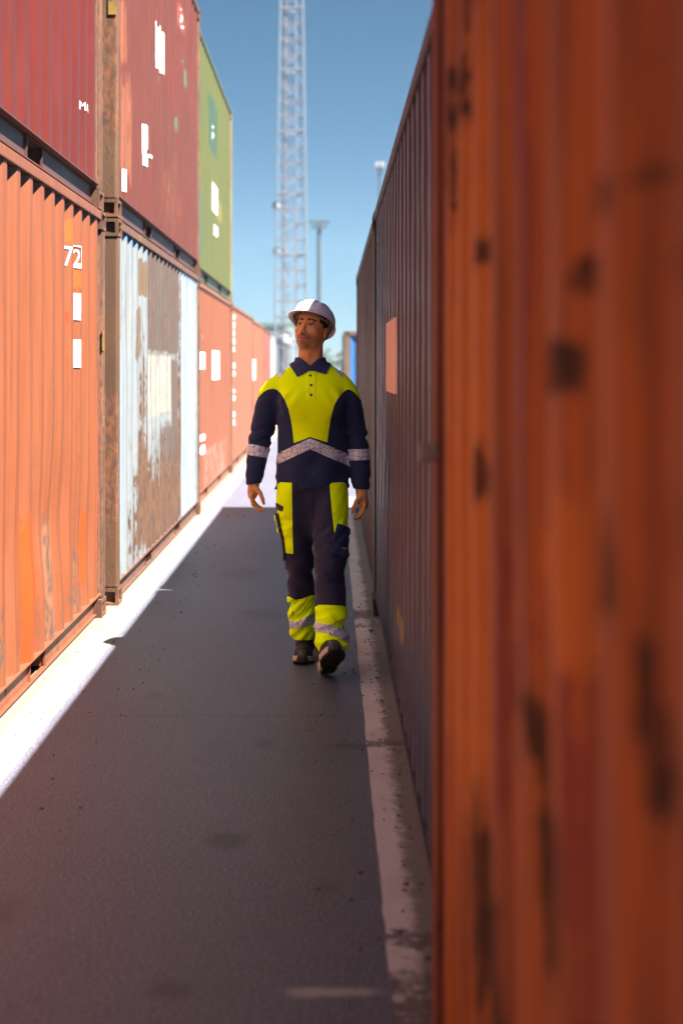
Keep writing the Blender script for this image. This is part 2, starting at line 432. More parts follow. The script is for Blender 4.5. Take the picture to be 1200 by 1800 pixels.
def mark_rect(B, y0, y1, z0, z1, mat, round_=0.0, name='marking', skew=0.0):
    bm = bmesh.new()
    if round_ > 0:
        pts = []
        for cx_, cz_, a0 in ((y1-round_, z1-round_, 0), (y0+round_, z1-round_, 90), (y0+round_, z0+round_, 180), (y1-round_, z0+round_, 270)):
            for k in range(5):
                a = math.radians(a0 + k*22.5); pts.append((0, cx_ + round_*math.cos(a), cz_ + round_*math.sin(a)))
        bm.faces.new([bm.verts.new(p) for p in pts])
    else: bm.faces.new([bm.verts.new(p) for p in ((0, y0, z0), (0, y1, z0 + skew), (0, y1, z1 + skew), (0, y0, z1))])
    conform(bm, B)
    return bm_obj(name, bm, mat, B.root)

def mark_text(B, txt, yc, zc, size, mat, name='lettering', vertical=False, width=1.0):
    """raised stencil lettering following the folds; reads left to right seen from the lane"""
    chars = list(txt) if vertical else [txt]
    bmA = bmesh.new()
    for i, ch in enumerate(chars):
        if ch == ' ': continue
        cu = bpy.data.curves.new('t', 'FONT'); cu.body = ch; cu.size = size*1.42; cu.align_x = 'CENTER'; cu.resolution_u = 3
        ob = bpy.data.objects.new('t', cu); C.objects.link(ob)
        dg = bpy.context.evaluated_depsgraph_get(); me = bpy.data.meshes.new_from_object(ob.evaluated_get(dg))
        bpy.data.objects.remove(ob); bpy.data.curves.remove(cu)
        zz = zc - (i*size*1.35 if vertical else 0)
        # left row (side=+1) seen from +x: text's right runs to +y ; right row runs to -y
        for v in me.vertices:
            x, y = v.co.x*width, v.co.y
            v.co = (0, yc + x*B.side, zz + y)
        bmA.from_mesh(me); bpy.data.meshes.remove(me)
    bmesh.ops.remove_doubles(bmA, verts=bmA.verts, dist=1e-5)
    conform(bmA, B)
    return bm_obj(name, bmA, mat, B.root)

DARKSTEEL = flat('dark_underframe_steel', (0.05, 0.042, 0.04), 0.8, 0.3, 6)
WHITE = marking_mat('white_vinyl', (0.80, 0.80, 0.78))
PINK = marking_mat('faded_pink_vinyl', (0.80, 0.50, 0.42), 0.7)
RUSTY = steel('rusty_post_steel', (0.072, 0.032, 0.019), (0.046, 0.022, 0.015), 3, thr=0.47, rough=0.6, grime=.8)
RUSTY_OCHRE = steel('ochre_rusty_post', (0.097, 0.048, 0.017), (0.064, 0.029, 0.015), 5, thr=0.50, rough=0.6, grime=.8)

def yL(px, face): return face*F/(px - VX)                     # distance down the lane of a column of the photograph on a wall
def hL(py, y): return EYE - (py - VY)*y/F                     # height of a row of the photograph at that distance
def rc(face, px0, py0, px1, py1):                             # -> y1,y2,z1,z2 on that wall
    a, b = sorted((yL(px0, face), yL(px1, face))); m = (a + b)/2
    z = sorted((hL(py0, m), hL(py1, m))); return a, b, z[0], z[1]
def P(col, face, px0, py0, px1, py1, amt=1.0, sy=0.06, sz=0.10): return (col, *rc(face, px0, py0, px1, py1), amt, sy, sz)
def R(face, px0, py0, px1, py1, amt=1.0, sy=0.08, sz=0.2): return (*rc(face, px0, py0, px1, py1), amt, sy, sz)

# --- left row, lower tier
f0 = -1.45
sal = steel('salmon_orange_paint', (0.167, 0.049, 0.020), (0.144, 0.040, 0.016), 1, thr=0.622, streak=0.42, rough=.5)
salrail = steel('salmon_rail_paint', (0.1689, 0.0525, 0.0234), (0.1337, 0.0405, 0.0195), 2, thr=0.56, rough=0.5)
ORG = (0.33, 0.045, 0.004)
L0 = container('salmon orange container with dented side, bottom of the stack by the near left edge', f0, 1, 3.14, 0.0, 2.591, sal, salrail, RUSTY, 11, dent=0.0025,
    patches=[P(ORG, f0, 45, 900, 66, 1200, .9, .1, .5), P(ORG, f0, 82, 930, 100, 1130, .8, .08, .4), P(ORG, f0, 0, 950, 10, 1250, .9, .1, .5), P((.30,.075,.010), f0, 126, 385, 140, 430, 1, .02, .03),
             P((.30,.075,.010), f0, 141, 475, 151, 510, 1, .02, .03), P((.36,.06,.014), f0, 173, 640, 183, 1000, .9, .05, .3), P(ORG, f0, 155, 890, 160, 1040, .8, .03, .2), P((.30,.04,.014), f0, 122, 550, 132, 565, 1, .03, .03),
             P(ORG, f0, 20, 1000, 32, 1230, .6, .08, .5)],
    rusts=[R(f0, 0, 1000, 185, 1280, .16, .3, .5), R(f0, 60, 880, 66, 1150, .35), R(f0, 20, 700, 26, 1200, .3), R(f0, 140, 700, 146, 1080, .3), R(f0, 160, 820, 166, 1060, .35), R(f0, 70, 480, 76, 620, .35), R(f0, 88, 900, 108, 1130, .6), R(f0, 83, 440, 92, 480, .6), R(f0, 95, 650, 102, 700, .4), R(f0, 48, 650, 56, 700, .5), R(f0, 0, 400, 6, 440, .6), R(f0, 115, 1000, 135, 1100, .35), R(f0, 150, 300, 172, 420, .3), R(f0, 8, 1050, 16, 1200, .5)],
    dents=[(7.6, .75, .5, .3, .03), (7.0, .45, .35, .25, -.02), (8.5, .5, .3, .3, .02), (6.6, 0.6, .2, .5, .02)])
# the stack before it, beyond the frame's edge: its sunlit side lights the shaded row opposite
LN = container('orange container at the camera end of the left row, beside the dented one', f0, 1, -2.98, 0.0, 2.591, sal, salrail, RUSTY, 12, dense=False)
f1 = -1.415
BRN = (0.058, 0.025, 0.014)
wht = steel('chalky_white_blue_paint', (0.130, 0.150, 0.174), (0.155, 0.165, 0.160), 4, thr=0.585, streak=1.0, rough=.55, rust=(.082, .034, .014), rust2=(.040, .019, .011))
whr = steel('rusted_blue_rail', (0.103, 0.048, 0.034), (0.073, 0.034, 0.024), 6, thr=0.52, rough=.6)
L1 = container('chalky white and blue container with large brown rust areas, bottom tier left row', f1, 1, 9.50, 0.0, 2.591, wht, whr, RUSTY_OCHRE, 21, dent=0.004,
    patches=[P(BRN, f1, 265, 440, 319, 620, 1, .05, .05), P(BRN, f1, 284, 740, 316, 960, .85, .1, .3), P((.10,.052,.018), f1, 249, 458, 262, 520, 1, .05, .05), P((.095,.048,.018), f1, 243, 535, 252, 640, .8, .05, .1),
             P((.215,.215,.19), f1, 266, 622, 303, 730, .9, .03, .05), P((.17,.245,.37), f1, 212, 600, 221, 1000, .75, .05, .2), P((.19,.25,.36), f1, 321, 480, 345, 900, .95, .06, .1), P((.08,.17,.30), f1, 212, 412, 245, 425, .9, .1, .02),
             P(BRN, f1, 304, 620, 319, 940, .8, .1, .3), P((.20,.11,.03), f1, 205, 640, 210, 1000, .8, .03, .3)],
    rusts=[R(f1, 235, 780, 320, 980, .42, .3, .4), R(f1, 248, 640, 262, 950, .35), R(f1, 262, 600, 266, 900, .6), R(f1, 208, 900, 214, 1000, .5), R(f1, 318, 480, 322, 900, .5), R(f1, 265, 850, 316, 990, .4)])
f2 = -1.49
org2 = steel('soft_orange_paint', (0.151, 0.047, 0.021), (0.132, 0.039, 0.018), 8, thr=0.665, streak=0.35, rough=.5, grime=.2)
orr = steel('orange_rail_worn', (0.169, 0.066, 0.036), (0.121, 0.046, 0.028), 9, thr=0.56, rough=.6)
L2 = container('orange container with a rounded white plate, standing under the green one', f2, 1, 15.65, 0.0, 2.591, org2, orr, RUSTY_OCHRE, 31, dent=.003,
    patches=[P((.34,.13,.10), f2, 360, 770, 400, 860, .5, .2, .2)], rusts=[R(f2, 347, 820, 405, 880, .2)])
f3 = -1.50
org3 = steel('pale_orange_paint', (0.186, 0.065, 0.035), (0.159, 0.053, 0.030), 13, thr=0.72, streak=0.2, rough=.5, grime=.2)
L3 = container('pale orange container with a column of white characters, beyond the green stack', f3, 1, 21.78, 0.0, 2.591, org3, orr, RUSTY_OCHRE, 41, dense=True)
L4 = container('washed-out orange container with one white plate, far down the left row', -1.56, 1, 27.9, 0.0, 2.591, org3, orr, RUSTY_OCHRE, 51, dense=False)
redp = steel('faded_pink_red_paint', (0.218, 0.066, 0.054), (0.187, 0.054, 0.046), 15, thr=0.72, streak=0.2)
L5 = container('faded red container, last of the unbroken left row', -1.66, 1, 34.0, 0.0, 2.591, redp, orr, RUSTY_OCHRE, 61, dense=False)
wp = steel('dull_white_paint', (0.361, 0.361, 0.353), (0.310, 0.310, 0.301), 16, thr=0.72, streak=0.2)
L6 = container('dull white container past the end of the left row', -1.78, 1, 40.3, 0.0, 2.591, wp, wp, RUSTY_OCHRE, 71, dense=False)

# --- left row, upper tier
g0 = -1.462
dred = steel('deep_red_paint', (0.082, 0.009, 0.004), (0.065, 0.008, 0.005), 17, thr=0.665, streak=0.7, rough=.38, grime=.3)
dredr = steel('dull_maroon_rail', (0.075, 0.030, 0.024), (0.056, 0.023, 0.021), 18, thr=0.62, rough=.5)
U0 = container('deep red container with small white MA lettering, top of the near left stack', g0, 1, 3.12, 2.602, 2.896, dred, dredr, RUSTY, 111, dent=.006,
    patches=[P((.12,.032,.028), g0, 0, 130, 20, 200, .6, .2, .3)], rusts=[R(g0, 158, 60, 166, 330, .25)])
g1 = -1.42
mred = steel('brick_red_faded_paint', (0.090, 0.018, 0.010), (0.068, 0.016, 0.011), 19, thr=0.612, streak=1.0, rough=.45, grime=.6)
TEAL = (0.06, 0.11, 0.075)
U1 = container('scraped brick red container with two white plates, stacked on the rust-stained white one', g1, 1, 9.50, 2.602, 2.896, mred, dredr, RUSTY_OCHRE, 121, dent=.006,
    patches=[P((.21,.06,.026), g1, 213, 0, 231, 110, .95, .1, .3), P(TEAL, g1, 323, 104, 327, 118, .9, .1, .06), P(TEAL, g1, 326, 122, 333, 160, .8, .12, .12), P(TEAL, g1, 283, 160, 286, 200, .7, .08, .2), P(TEAL, g1, 303, 180, 308, 190, .8, .1, .05), P(TEAL, g1, 310, 205, 318, 235, .75, .15, .1), P(TEAL, g1, 298, 218, 302, 226, .8, .1, .05), P(TEAL, g1, 306, 266, 318, 272, .8, .1, .04), P((.19,.045,.028), g1, 312, 5, 330, 60, .75, .3, .2), P(TEAL, g1, 280, 130, 284, 150, .6, .1, .1),
             P((.19,.06,.028), g1, 215, 110, 236, 330, .7, .1, .4), P((.17,.048,.024), g1, 280, 270, 330, 440, .52, .9, 1.0)],
    rusts=[R(g1, 205, 0, 211, 330, .3), R(g1, 240, 60, 250, 220, .25), R(g1, 262, 200, 345, 430, .12)])
g2 = -1.49
grn = steel('yellow_green_paint', (0.063, 0.068, 0.016), (0.052, 0.061, 0.017), 23, thr=0.65, streak=0.6, rough=.5, grime=.35)
grr = steel('dull_green_rail', (0.059, 0.074, 0.042), (0.044, 0.054, 0.034), 24, thr=0.62)
U2 = container('yellow green container with dark green patches, stacked at the end of the upper tier', g2, 1, 15.65, 2.602, 2.896, grn, grr, steel('green_rusty_post', (0.17, 0.16, 0.06), (0.16, 0.09, 0.04), 25, thr=.58), 131, dent=.005,
    patches=[P((.024,.062,.040), g2, 369, 175, 384, 272, .95, .25, .2), P((.03,.075,.052), g2, 348, 300, 358, 470, .75, .4, .4), P((.14,.11,.03), g2, 384, 350, 394, 400, .6, .3, .2), P((.04,.08,.05), g2, 358, 380, 362, 440, .6, .2, .2)],
    rusts=[R(g2, 395, 190, 408, 470, .22)])

# --- right row, in the shade
h0 = 0.224
ora = steel('deep_rust_orange_paint', (0.400, 0.095, 0.006), (0.150, 0.026, 0.006), 27, thr=0.635, streak=0.5, rough=.55, grime=.5, rust=(.14, .045, .015), rust2=(.04, .018, .01))  # light and dark orange set far apart to imitate shading of the folds
orar = steel('rust_orange_post', (0.24, 0.050, 0.007), (0.12, 0.026, 0.008), 28, thr=0.585, rough=.6, rust=(.14, .05, .015), rust2=(.03, .015, .01))
REDS = (0.22, 0.012, 0.012); OR2 = (0.60, 0.165, 0.008)
R0 = container('rust-orange container filling the near right side, blurred with dark rust spots', h0, -1, -2.89, 0.0, 2.591, ora, orar, orar, 211, dent=.003, rows=150,
    patches=[P(REDS, h0, 868, -100, 905, 950, 1, .05, .6), P(REDS, h0, 840, 700, 1000, 1800, .52, .10, .6), P(OR2, h0, 775, 80, 840, 1500, .9, .12, .5), P(OR2, h0, 905, 720, 990, 1250, .72, .08, .3), P(OR2, h0, 1020, 330, 1060, 900, .5, .04, .4), P((.17,.035,.015), h0, 960, -50, 1010, 330, .5, .05, .3)],
    rusts=[R(h0, 757, 60, 790, 400, .6, .03, .2), R(h0, 757, 640, 772, 1700, .5, .02, .3), R(h0, 1100, 560, 1160, 640, .6, .03, .05), R(h0, 880, 1180, 925, 1330, .6, .04, .1), R(h0, 1130, 820, 1180, 960, .5, .03, .08), R(h0, 1080, 1080, 1200, 1800, .42, .06, .3), R(h0, 785, 90, 815, 220, .85), R(h0, 985, 328, 1042, 382, 1.3, .05, .012), R(h0, 965, 448, 1020, 512, 1.1, .05, .015), R(h0, 1065, 262, 1120, 315, .9, .05, .012), R(h0, 915, 595, 975, 695, 1.0, .05, .03), R(h0, 822, 400, 842, 470, .8, .05, .03), R(h0, 1150, 430, 1200, 500, .6, .05, .015), R(h0, 820, 780, 850, 900, .9, .05, .08),
           R(h0, 1000, 890, 1055, 1060, .9, .04, .08), R(h0, 900, 540, 935, 640, .4), R(h0, 800, 1430, 860, 1800, .8, .1, .2), R(h0, 905, 1380, 960, 1800, .75, .05, .2), R(h0, 1060, 1150, 1130, 1480, .6, .03, .15), R(h0, 1190, 1500, 1230, 1800, .8), R(h0, 985, 1480, 1010, 1800, .6)])
h1 = 0.281
pur = steel('brown_purple_paint', (0.034, 0.040, 0.092), (0.024, 0.034, 0.090), 29, thr=0.66, streak=0.5, rough=.34, grime=.4, rust=(.13, .05, .025), rust2=(.06, .028, .018))
purr = steel('brown_maroon_rail', (0.036, 0.022, 0.027), (0.029, 0.020, 0.025), 30, thr=0.60, rough=.5)
R1 = container('dull purple-brown container with one pale pink strip, beside the walking man', h1, -1, 3.20, 0.0, 2.591, pur, purr, purr, 221, dent=.003,
    patches=[P((.30,.20,.04), h1, 690, 1060, 702, 1130, .6, .1, .1), P((.12,.16,.24), h1, 700, 1290, 712, 1330, .9, .1, .05), P((.10,.09,.13), h1, 690, 1200, 755, 1600, .5, .3, .4), P((.16,.085,.07), h1, 665, 400, 680, 800, .4, .6, .4)],
    rusts=[R(h1, 700, 600, 705, 640, .5), R(h1, 695, 720, 702, 760, .5), R(h1, 735, 640, 745, 690, .4), R(h1, 655, 1040, 760, 1700, .15, .3, .3)])
brn = steel('dark_red_brown_paint', (0.084, 0.027, 0.027), (0.064, 0.024, 0.024), 32, thr=0.68, rough=.45)
R2 = container('dark red-brown container at the far end of the right row', 0.283, -1, 9.32, 0.0, 2.591, brn, purr, purr, 231, dent=.003, rusts=[R(h1, 628, 500, 640, 900, .15)])
blu = steel('bright_blue_paint', (0.018, 0.085, 0.22), (0.015, 0.07, 0.18), 33, thr=0.70)
blr = steel('brown_olive_rail', (0.12, 0.09, 0.05), (0.10, 0.06, 0.04), 34, thr=0.60)
R3 = container('bright blue container with rusty top rail, alone far behind the man on the right', 0.37, -1, 38.0, 0.0, 2.591, blu, blr, blr, 241, dense=False)

# --- plates, numbers and lettering
def MR(B, f, px0, py0, px1, py1, mat=WHITE, **k):
    a, b, z0, z1 = rc(f, px0, py0, px1, py1); return mark_rect(B, a, b, z0, z1, mat, **k)
def slant(B, wy):        # nearest fold of the sheet that faces the camera
    k = round((wy - B.y0 - 0.18 - 0.244)/PITCH); return B.y0 + 0.18 + k*PITCH + 0.210
def MS(B, f, pxc, py0, py1, mat=WHITE, w=0.068):
    s = slant(B, yL(pxc, f)); z = sorted((hL(py0, s), hL(py1, s))); return mark_rect(B, s + .001, s + w, z[0], z[1], mat)
MS(L0, f0, 138, 515, 562); MS(L0, f0, 138, 597, 646)
s7 = slant(L0, yL(129, f0)); s2 = slant(L0, yL(146, f0))
mark_text(L0, '7', s7 + .034, hL(467, s7), .115, WHITE); mark_text(L0, '1', s7 - .04, hL(467, s7), .115, WHITE)
mark_text(L0, '2', s2 + .036, hL(466, s2), .095, WHITE)
yb_, zb_ = s2 + .036, hL(452, s2)
for (a, b, c, d) in ((-.065, -.055, -.06, .07), (.048, .056, -.06, .07), (-.065, .056, -.06, -.053), (-.065, .056, .063, .07)):
    mark_rect(L0, yb_ + a, yb_ + b, zb_ + c, zb_ + d, WHITE, name='number_box_edge')
sm_ = slant(U0, yL(146, g0)); mark_text(U0, 'M', sm_ + .034, hL(191, sm_), .050, WHITE, width=1.15); mark_text(U0, 'A', sm_ + .104, hL(191, sm_), .050, WHITE, width=1.3)
MR(U1, g1, 275, 43, 282, 115); MR(U1, g1, 282, 52, 290, 125)
MR(U1, g1, 254, 218, 262, 270); MR(U1, g1, 258, 262, 263, 293); MR(U1, g1, 266, 274, 271, 279)
mark_text(U1, '32', yL(321, g1), hL(44, yL(321, g1)), .14, WHITE, width=1.6)
MR(U1, g1, 222, 298, 224.5, 337)
MR(L2, f2, 374, 617, 388, 667, round_=.09); MR(L2, f2, 354.5, 619, 361, 649)
mark_text(L2, '1011', yL(357.5, f2), hL(585, yL(358, f2)), .055, WHITE, vertical=True, width=1.4)
mark_text(L2, 'IIIIII', yL(358, f2), hL(664, yL(358, f2)), .05, WHITE, vertical=True, width=1.6)
MR(L2, f2, 355, 764, 362, 774, round_=.03); MR(L2, f2, 356, 783, 362, 798, round_=.03)
mark_text(L3, '08383 80 60 88', yL(413, f3), hL(562, yL(413, f3)), .095, WHITE, vertical=True, width=2.2)
MR(L4, -1.56, 439, 632, 450, 668, round_=.10)
MR(U2, g2, 374, 325, 383, 372); MR(U2, g2, 377, 398, 385, 414, round_=.05)
mark_text(U2, 'JS', yL(375.5, g2), hL(242, yL(376, g2)), .17, WHITE, width=1.5)
mark_text(U2, 'I', yL(390, g2), hL(285, yL(390, g2)), .2, WHITE, width=1.2)
MR(R1, h1, 676, 563, 691, 690, PINK)
mark_text(R1, '4510', yL(660.5, h1), hL(430, yL(660, h1)), .05, PINK, vertical=True, width=1.5)
MR(R1, h1, 655, 636, 658, 648, PINK)
# yellow paint dabs on two posts
YEL = steel('yellow_marker_paint', (0.21, 0.125, 0.008), (0.14, 0.08, 0.008), 44, thr=0.50, rough=.7)
bm = bmesh.new(); box(bm, W/2 - .06, .0035 - .008, 1.35, W/2 - .004, .0035 - .002, 1.6); bm_obj('paint_dab', bm, YEL, U1.root)
bm = bmesh.new(); box(bm, W/2 - .001, 5.92, 1.70, W/2 + .002, 5.99, 1.83); bm_obj('paint_dab', bm, YEL, L0.root)
# lock cone left standing between two tiers and lashing eyes on the right row's near post
EYE_M = flat('dull_grey_steel', (0.30, 0.27, 0.25), .5, .3, 30)
bm = bmesh.new(); tube(bm, (-W/2 + .005, 5.96, 1.405), (-W/2 - .030, 5.96, 1.405), .018, .022, 12); bm_obj('lashing_eye', bm, EYE_M, R0.root)

# ------------------------------------------------------------------ far things
def at(px, py, y): return Vector(((px - VX)*y/F, y, EYE - (py - VY)*y/F))
MAST = flat('galvanised_white_paint', (0.125, 0.135, 0.155), .5, .1, .5)
MASTR = flat('weathered_red_white_paint', (0.15, 0.125, 0.13), .5, .1, .5)
GREYM = flat('grey_mast_steel', (0.045, 0.065, 0.08), .5, .1, .5)
LENS = flat('pale_dish_plastic', (0.24, 0.25, 0.27), .4, .05, 2)
def tower():
    y = 150.0; x0 = (514 - VX)*y/F
    root = empty('lattice_tower', (x0, y, 0)); tag(root, 'tall pale lattice mast tapering upward out of the picture', 'radio mast')
    HT = 52.0
    def rad(z): return 1.85 - (1.85 - 1.05)*z/HT
    ang = [math.radians(a) for a in (197, -35, 77)]
    def pt(k, z): r = rad(z)*1.08; return Vector((r*math.cos(ang[k]), r*math.sin(ang[k]), z))
    for k in range(3):
        bm = bmesh.new(); tube(bm, pt(k, 0), pt(k, HT), .12, .085, 10); bm_obj('mast_leg', bm, MAST, root)
    zs = [0.6 + 1.62*i for i in range(32)]
    for i, z in enumerate(zs):
        bm = bmesh.new()
        for k in range(3): tube(bm, pt(k, z), pt((k+1) % 3, z), .05 if i % 4 else .10, None, 6)
        bm_obj('ring_frame', bm, MASTR if i % 4 else MAST, root)
        if i < len(zs) - 1:
            bm = bmesh.new()
            for k in range(3):
                a, b = (pt(k, z), pt((k+1) % 3, zs[i+1])) if i % 2 else (pt((k+1) % 3, z), pt(k, zs[i+1]))
                tube(bm, a, b, .03, None, 5)
            bm_obj('brace', bm, MAST, root)
    bm = bmesh.new()
    tube(bm, (-1.0, -.25, 0), (-.6, -.25, HT), .12, None, 8); tube(bm, (-.6, -.25, 0), (-.25, -.25, HT), .05, None, 6); bm_obj('cable_ladder', bm, MASTR, root)
    for px, py, r in ((487, 362, .55), (487, 442, .5), (500, 600, .85)):
        p = at(px, py, y) - Vector((x0, y, 0)); bm = bmesh.new()
        tube(bm, p + Vector((0, -.3, 0)), p + Vector((0, .25, 0)), r*.9, r*.6, 20); tube(bm, p, (p.x + 1.1, 0, p.z), .10, None, 6)
        bm_obj('dish_antenna', bm, LENS, root, True)
tower()
def light_mast(px, pytop, y, label, w=2.6, pale=False, n=4):
    x0 = (px - VX)*y/F; H = EYE + (VY - pytop)*y/F
    root = empty('light_mast', (x0, y, 0)); tag(root, label, 'light mast', 'floodlight masts over the yard')
    bm = bmesh.new(); tube(bm, (0, 0, 0), (0, 0, H - .6), .18 if pale else .44, .12 if pale else .30, 12); bm_obj('pole', bm, GREYM, root)
    bm = bmesh.new(); box(bm, -w*.36, -.6, H - 1.35, w*.36, .6, H - 1.05); box(bm, -w*.44, -.06, H - .6, w*.44, .06, H - .45)
    for sx in (-1, 1): box(bm, sx*w*.3 - .05, -.05, H - 1.05, sx*w*.3 + .05, .05, H - .5)
    bm_obj('lamp_crown', bm, GREYM, root)
    for i in range(n):
        t = (i + .5)/n*2 - 1; bm = bmesh.new(); box(bm, t*w*.5 - .30, -.3, H - .75, t*w*.5 + .30, .2, H - .2, .05)
        bm_obj('floodlight', bm, LENS if pale else GREYM, root)
light_mast(561, 384, 200.0, 'slim grey floodlight mast with forked head behind the hard hat', 3.0)
light_mast(667, 282, 150.0, 'pale floodlight just peeking over the right container row', 0.7, True, 2)
def warehouse():
    m = flat('pale_cladding', (0.12, 0.145, 0.16), .6, .1, .2); d = flat('dull_green_cladding', (0.06, 0.09, 0.08), .6, .1, .2)
    y = 230.0
    root = empty('warehouse', (-10.5, y, 0)); tag(root, 'hazy pale warehouse at the foot of the lattice mast', 'warehouse')
    bm = bmesh.new(); box(bm, -8, 0, 0, 8, 20, 8.4); bm_obj('hall', bm, m, root)
    bm = bmesh.new(); box(bm, -8.3, -.3, 8.4, 8.3, 20.3, 9.0); bm_obj('roof', bm, d, root)
    for i in range(6):
        bm = bmesh.new(); box(bm, -7 + i*2.5, -.06, 5.5, -5.4 + i*2.5, .02, 7.0); bm_obj('window', bm, GREYM, root)
    root = empty('silo', (-6.0, y - 20, 0)); tag(root, 'pale round silo beside the far warehouse', 'silo')
    bm = bmesh.new(); tube(bm, (0, 0, 0), (0, 0, 7.0), 1.6, 1.6, 20); bm_obj('drum', bm, m, root)
    bm = bmesh.new(); tube(bm, (0, 0, 7.0), (0, 0, 7.8), 1.65, .3, 20); bm_obj('cap', bm, d, root)
warehouse()

# a low far ridge of trees closes the yard
def tree_line():
    M = Mat('far_foliage', .9); n = M.noise(M.mapping(), .5, 5); M.color(M.mix(n, (.035, .055, .03), (.07, .09, .05)))
    rr = random.Random(3); vs = []; fs = []
    for k in range(900):
        x = rr.uniform(-160, 160); z = rr.uniform(.5, 6.5); y = 420 + rr.uniform(-10, 10); s = rr.uniform(1.0, 2.4); b = len(vs)
        for _ in range(3):
            q = [Vector((rr.gauss(0, 1), rr.gauss(0, 1), rr.gauss(0, 1)))*s*.8 for _ in range(3)]
            for p in q: vs.append((x + p.x, y + p.y, max(0, z + p.z)))
        fs += [(b, b+1, b+2), (b+3, b+4, b+5), (b+6, b+7, b+8)]
    tag(mesh_obj('treeline', vs, fs, M.m), 'hazy line of far trees at the edge of the yard', kind='stuff')
tree_line()

def haze():
    m = bpy.data.materials.new('haze_air'); m.use_nodes = True; t = m.node_tree; t.nodes.clear()
    o = t.nodes.new('ShaderNodeOutputMaterial'); v = t.nodes.new('ShaderNodeVolumePrincipled')
    v.inputs['Color'].default_value = (0.62, 0.82, 0.95, 1); v.inputs['Density'].default_value = HAZE
    t.links.new(v.outputs[0], o.inputs['Volume'])
    bm = bmesh.new(); box(bm, -620, -620, -1.0, 620, 620, 56.0)
    tag(bm_obj('haze', bm, m), 'thin bluish haze over the whole yard', kind='stuff')
HAZE = 0.00028
if HAZE: haze()

# ------------------------------------------------------------------ implicit surfaces for the figure
def smin(a, b, k):
    h = np.clip(0.5 + 0.5*(b - a)/k, 0, 1); return b + (a - b)*h - k*h*(1 - h)
def smax(a, b, k): return -smin(-a, -b, k)
def capsule(p, a, b, ra, rb):
    a = np.array(a, float); b = np.array(b, float); ab = b - a
    t = np.clip(((p - a) @ ab)/(ab @ ab), 0, 1)
    return np.linalg.norm(p - a - t[..., None]*ab, axis=-1) - (ra + (rb - ra)*t)
def ellip(p, c, r):
    q = (p - np.array(c, float)); r = np.array(r, float)
    k0 = np.linalg.norm(q/r, axis=-1); k1 = np.linalg.norm(q/(r*r), axis=-1) + 1e-9
    return k0*(k0 - 1)/k1
def loft(p, rows, sq=2.0):
    """rows: (z, cx, cy, a, b), z ascending; upright limb or torso with elliptical sections"""
    R_ = np.array(rows, float); R_ = R_[np.argsort(R_[:, 0])]
    z = p[..., 2]; o = [np.interp(z, R_[:, 0], R_[:, i]) for i in range(1, 5)]
    a = np.maximum(o[2], .003); b = np.maximum(o[3], .003)
    ax = np.abs(p[..., 0] - o[0])/a; ay = np.abs(p[..., 1] - o[1])/b
    r = (ax**sq + ay**sq)**(1/sq)
    d = (r - 1)*np.minimum(a, b)
    return np.maximum(d, np.maximum(R_[0, 0] - z, z - R_[-1, 0]))
def smooth_rows(rows, n=40):
    """resample a table with monotone-ish cubic smoothing"""
    R_ = np.array(rows, float); R_ = R_[np.argsort(R_[:, 0])]
    z = np.linspace(R_[0, 0], R_[-1, 0], n*4); out = [z]
    for i in range(1, 5):
        v = np.interp(z, R_[:, 0], R_[:, i]); k = max(3, len(z)//(len(R_)*2)) | 1
        vp = np.pad(v, k//2, mode='edge'); v2 = np.convolve(vp, np.ones(k)/k, 'valid'); out.append(v2)
    return np.stack(out, 1)

def near(p, f, c, r, k=.06):
    """evaluate f only close to it"""
    c = np.asarray(c, float); dist = np.linalg.norm(p - c, axis=-1) - r
    m = dist < k; d = np.maximum(dist, k) if not m.all() else dist.copy()
    if m.any(): d[m] = f(p[m])
    return d

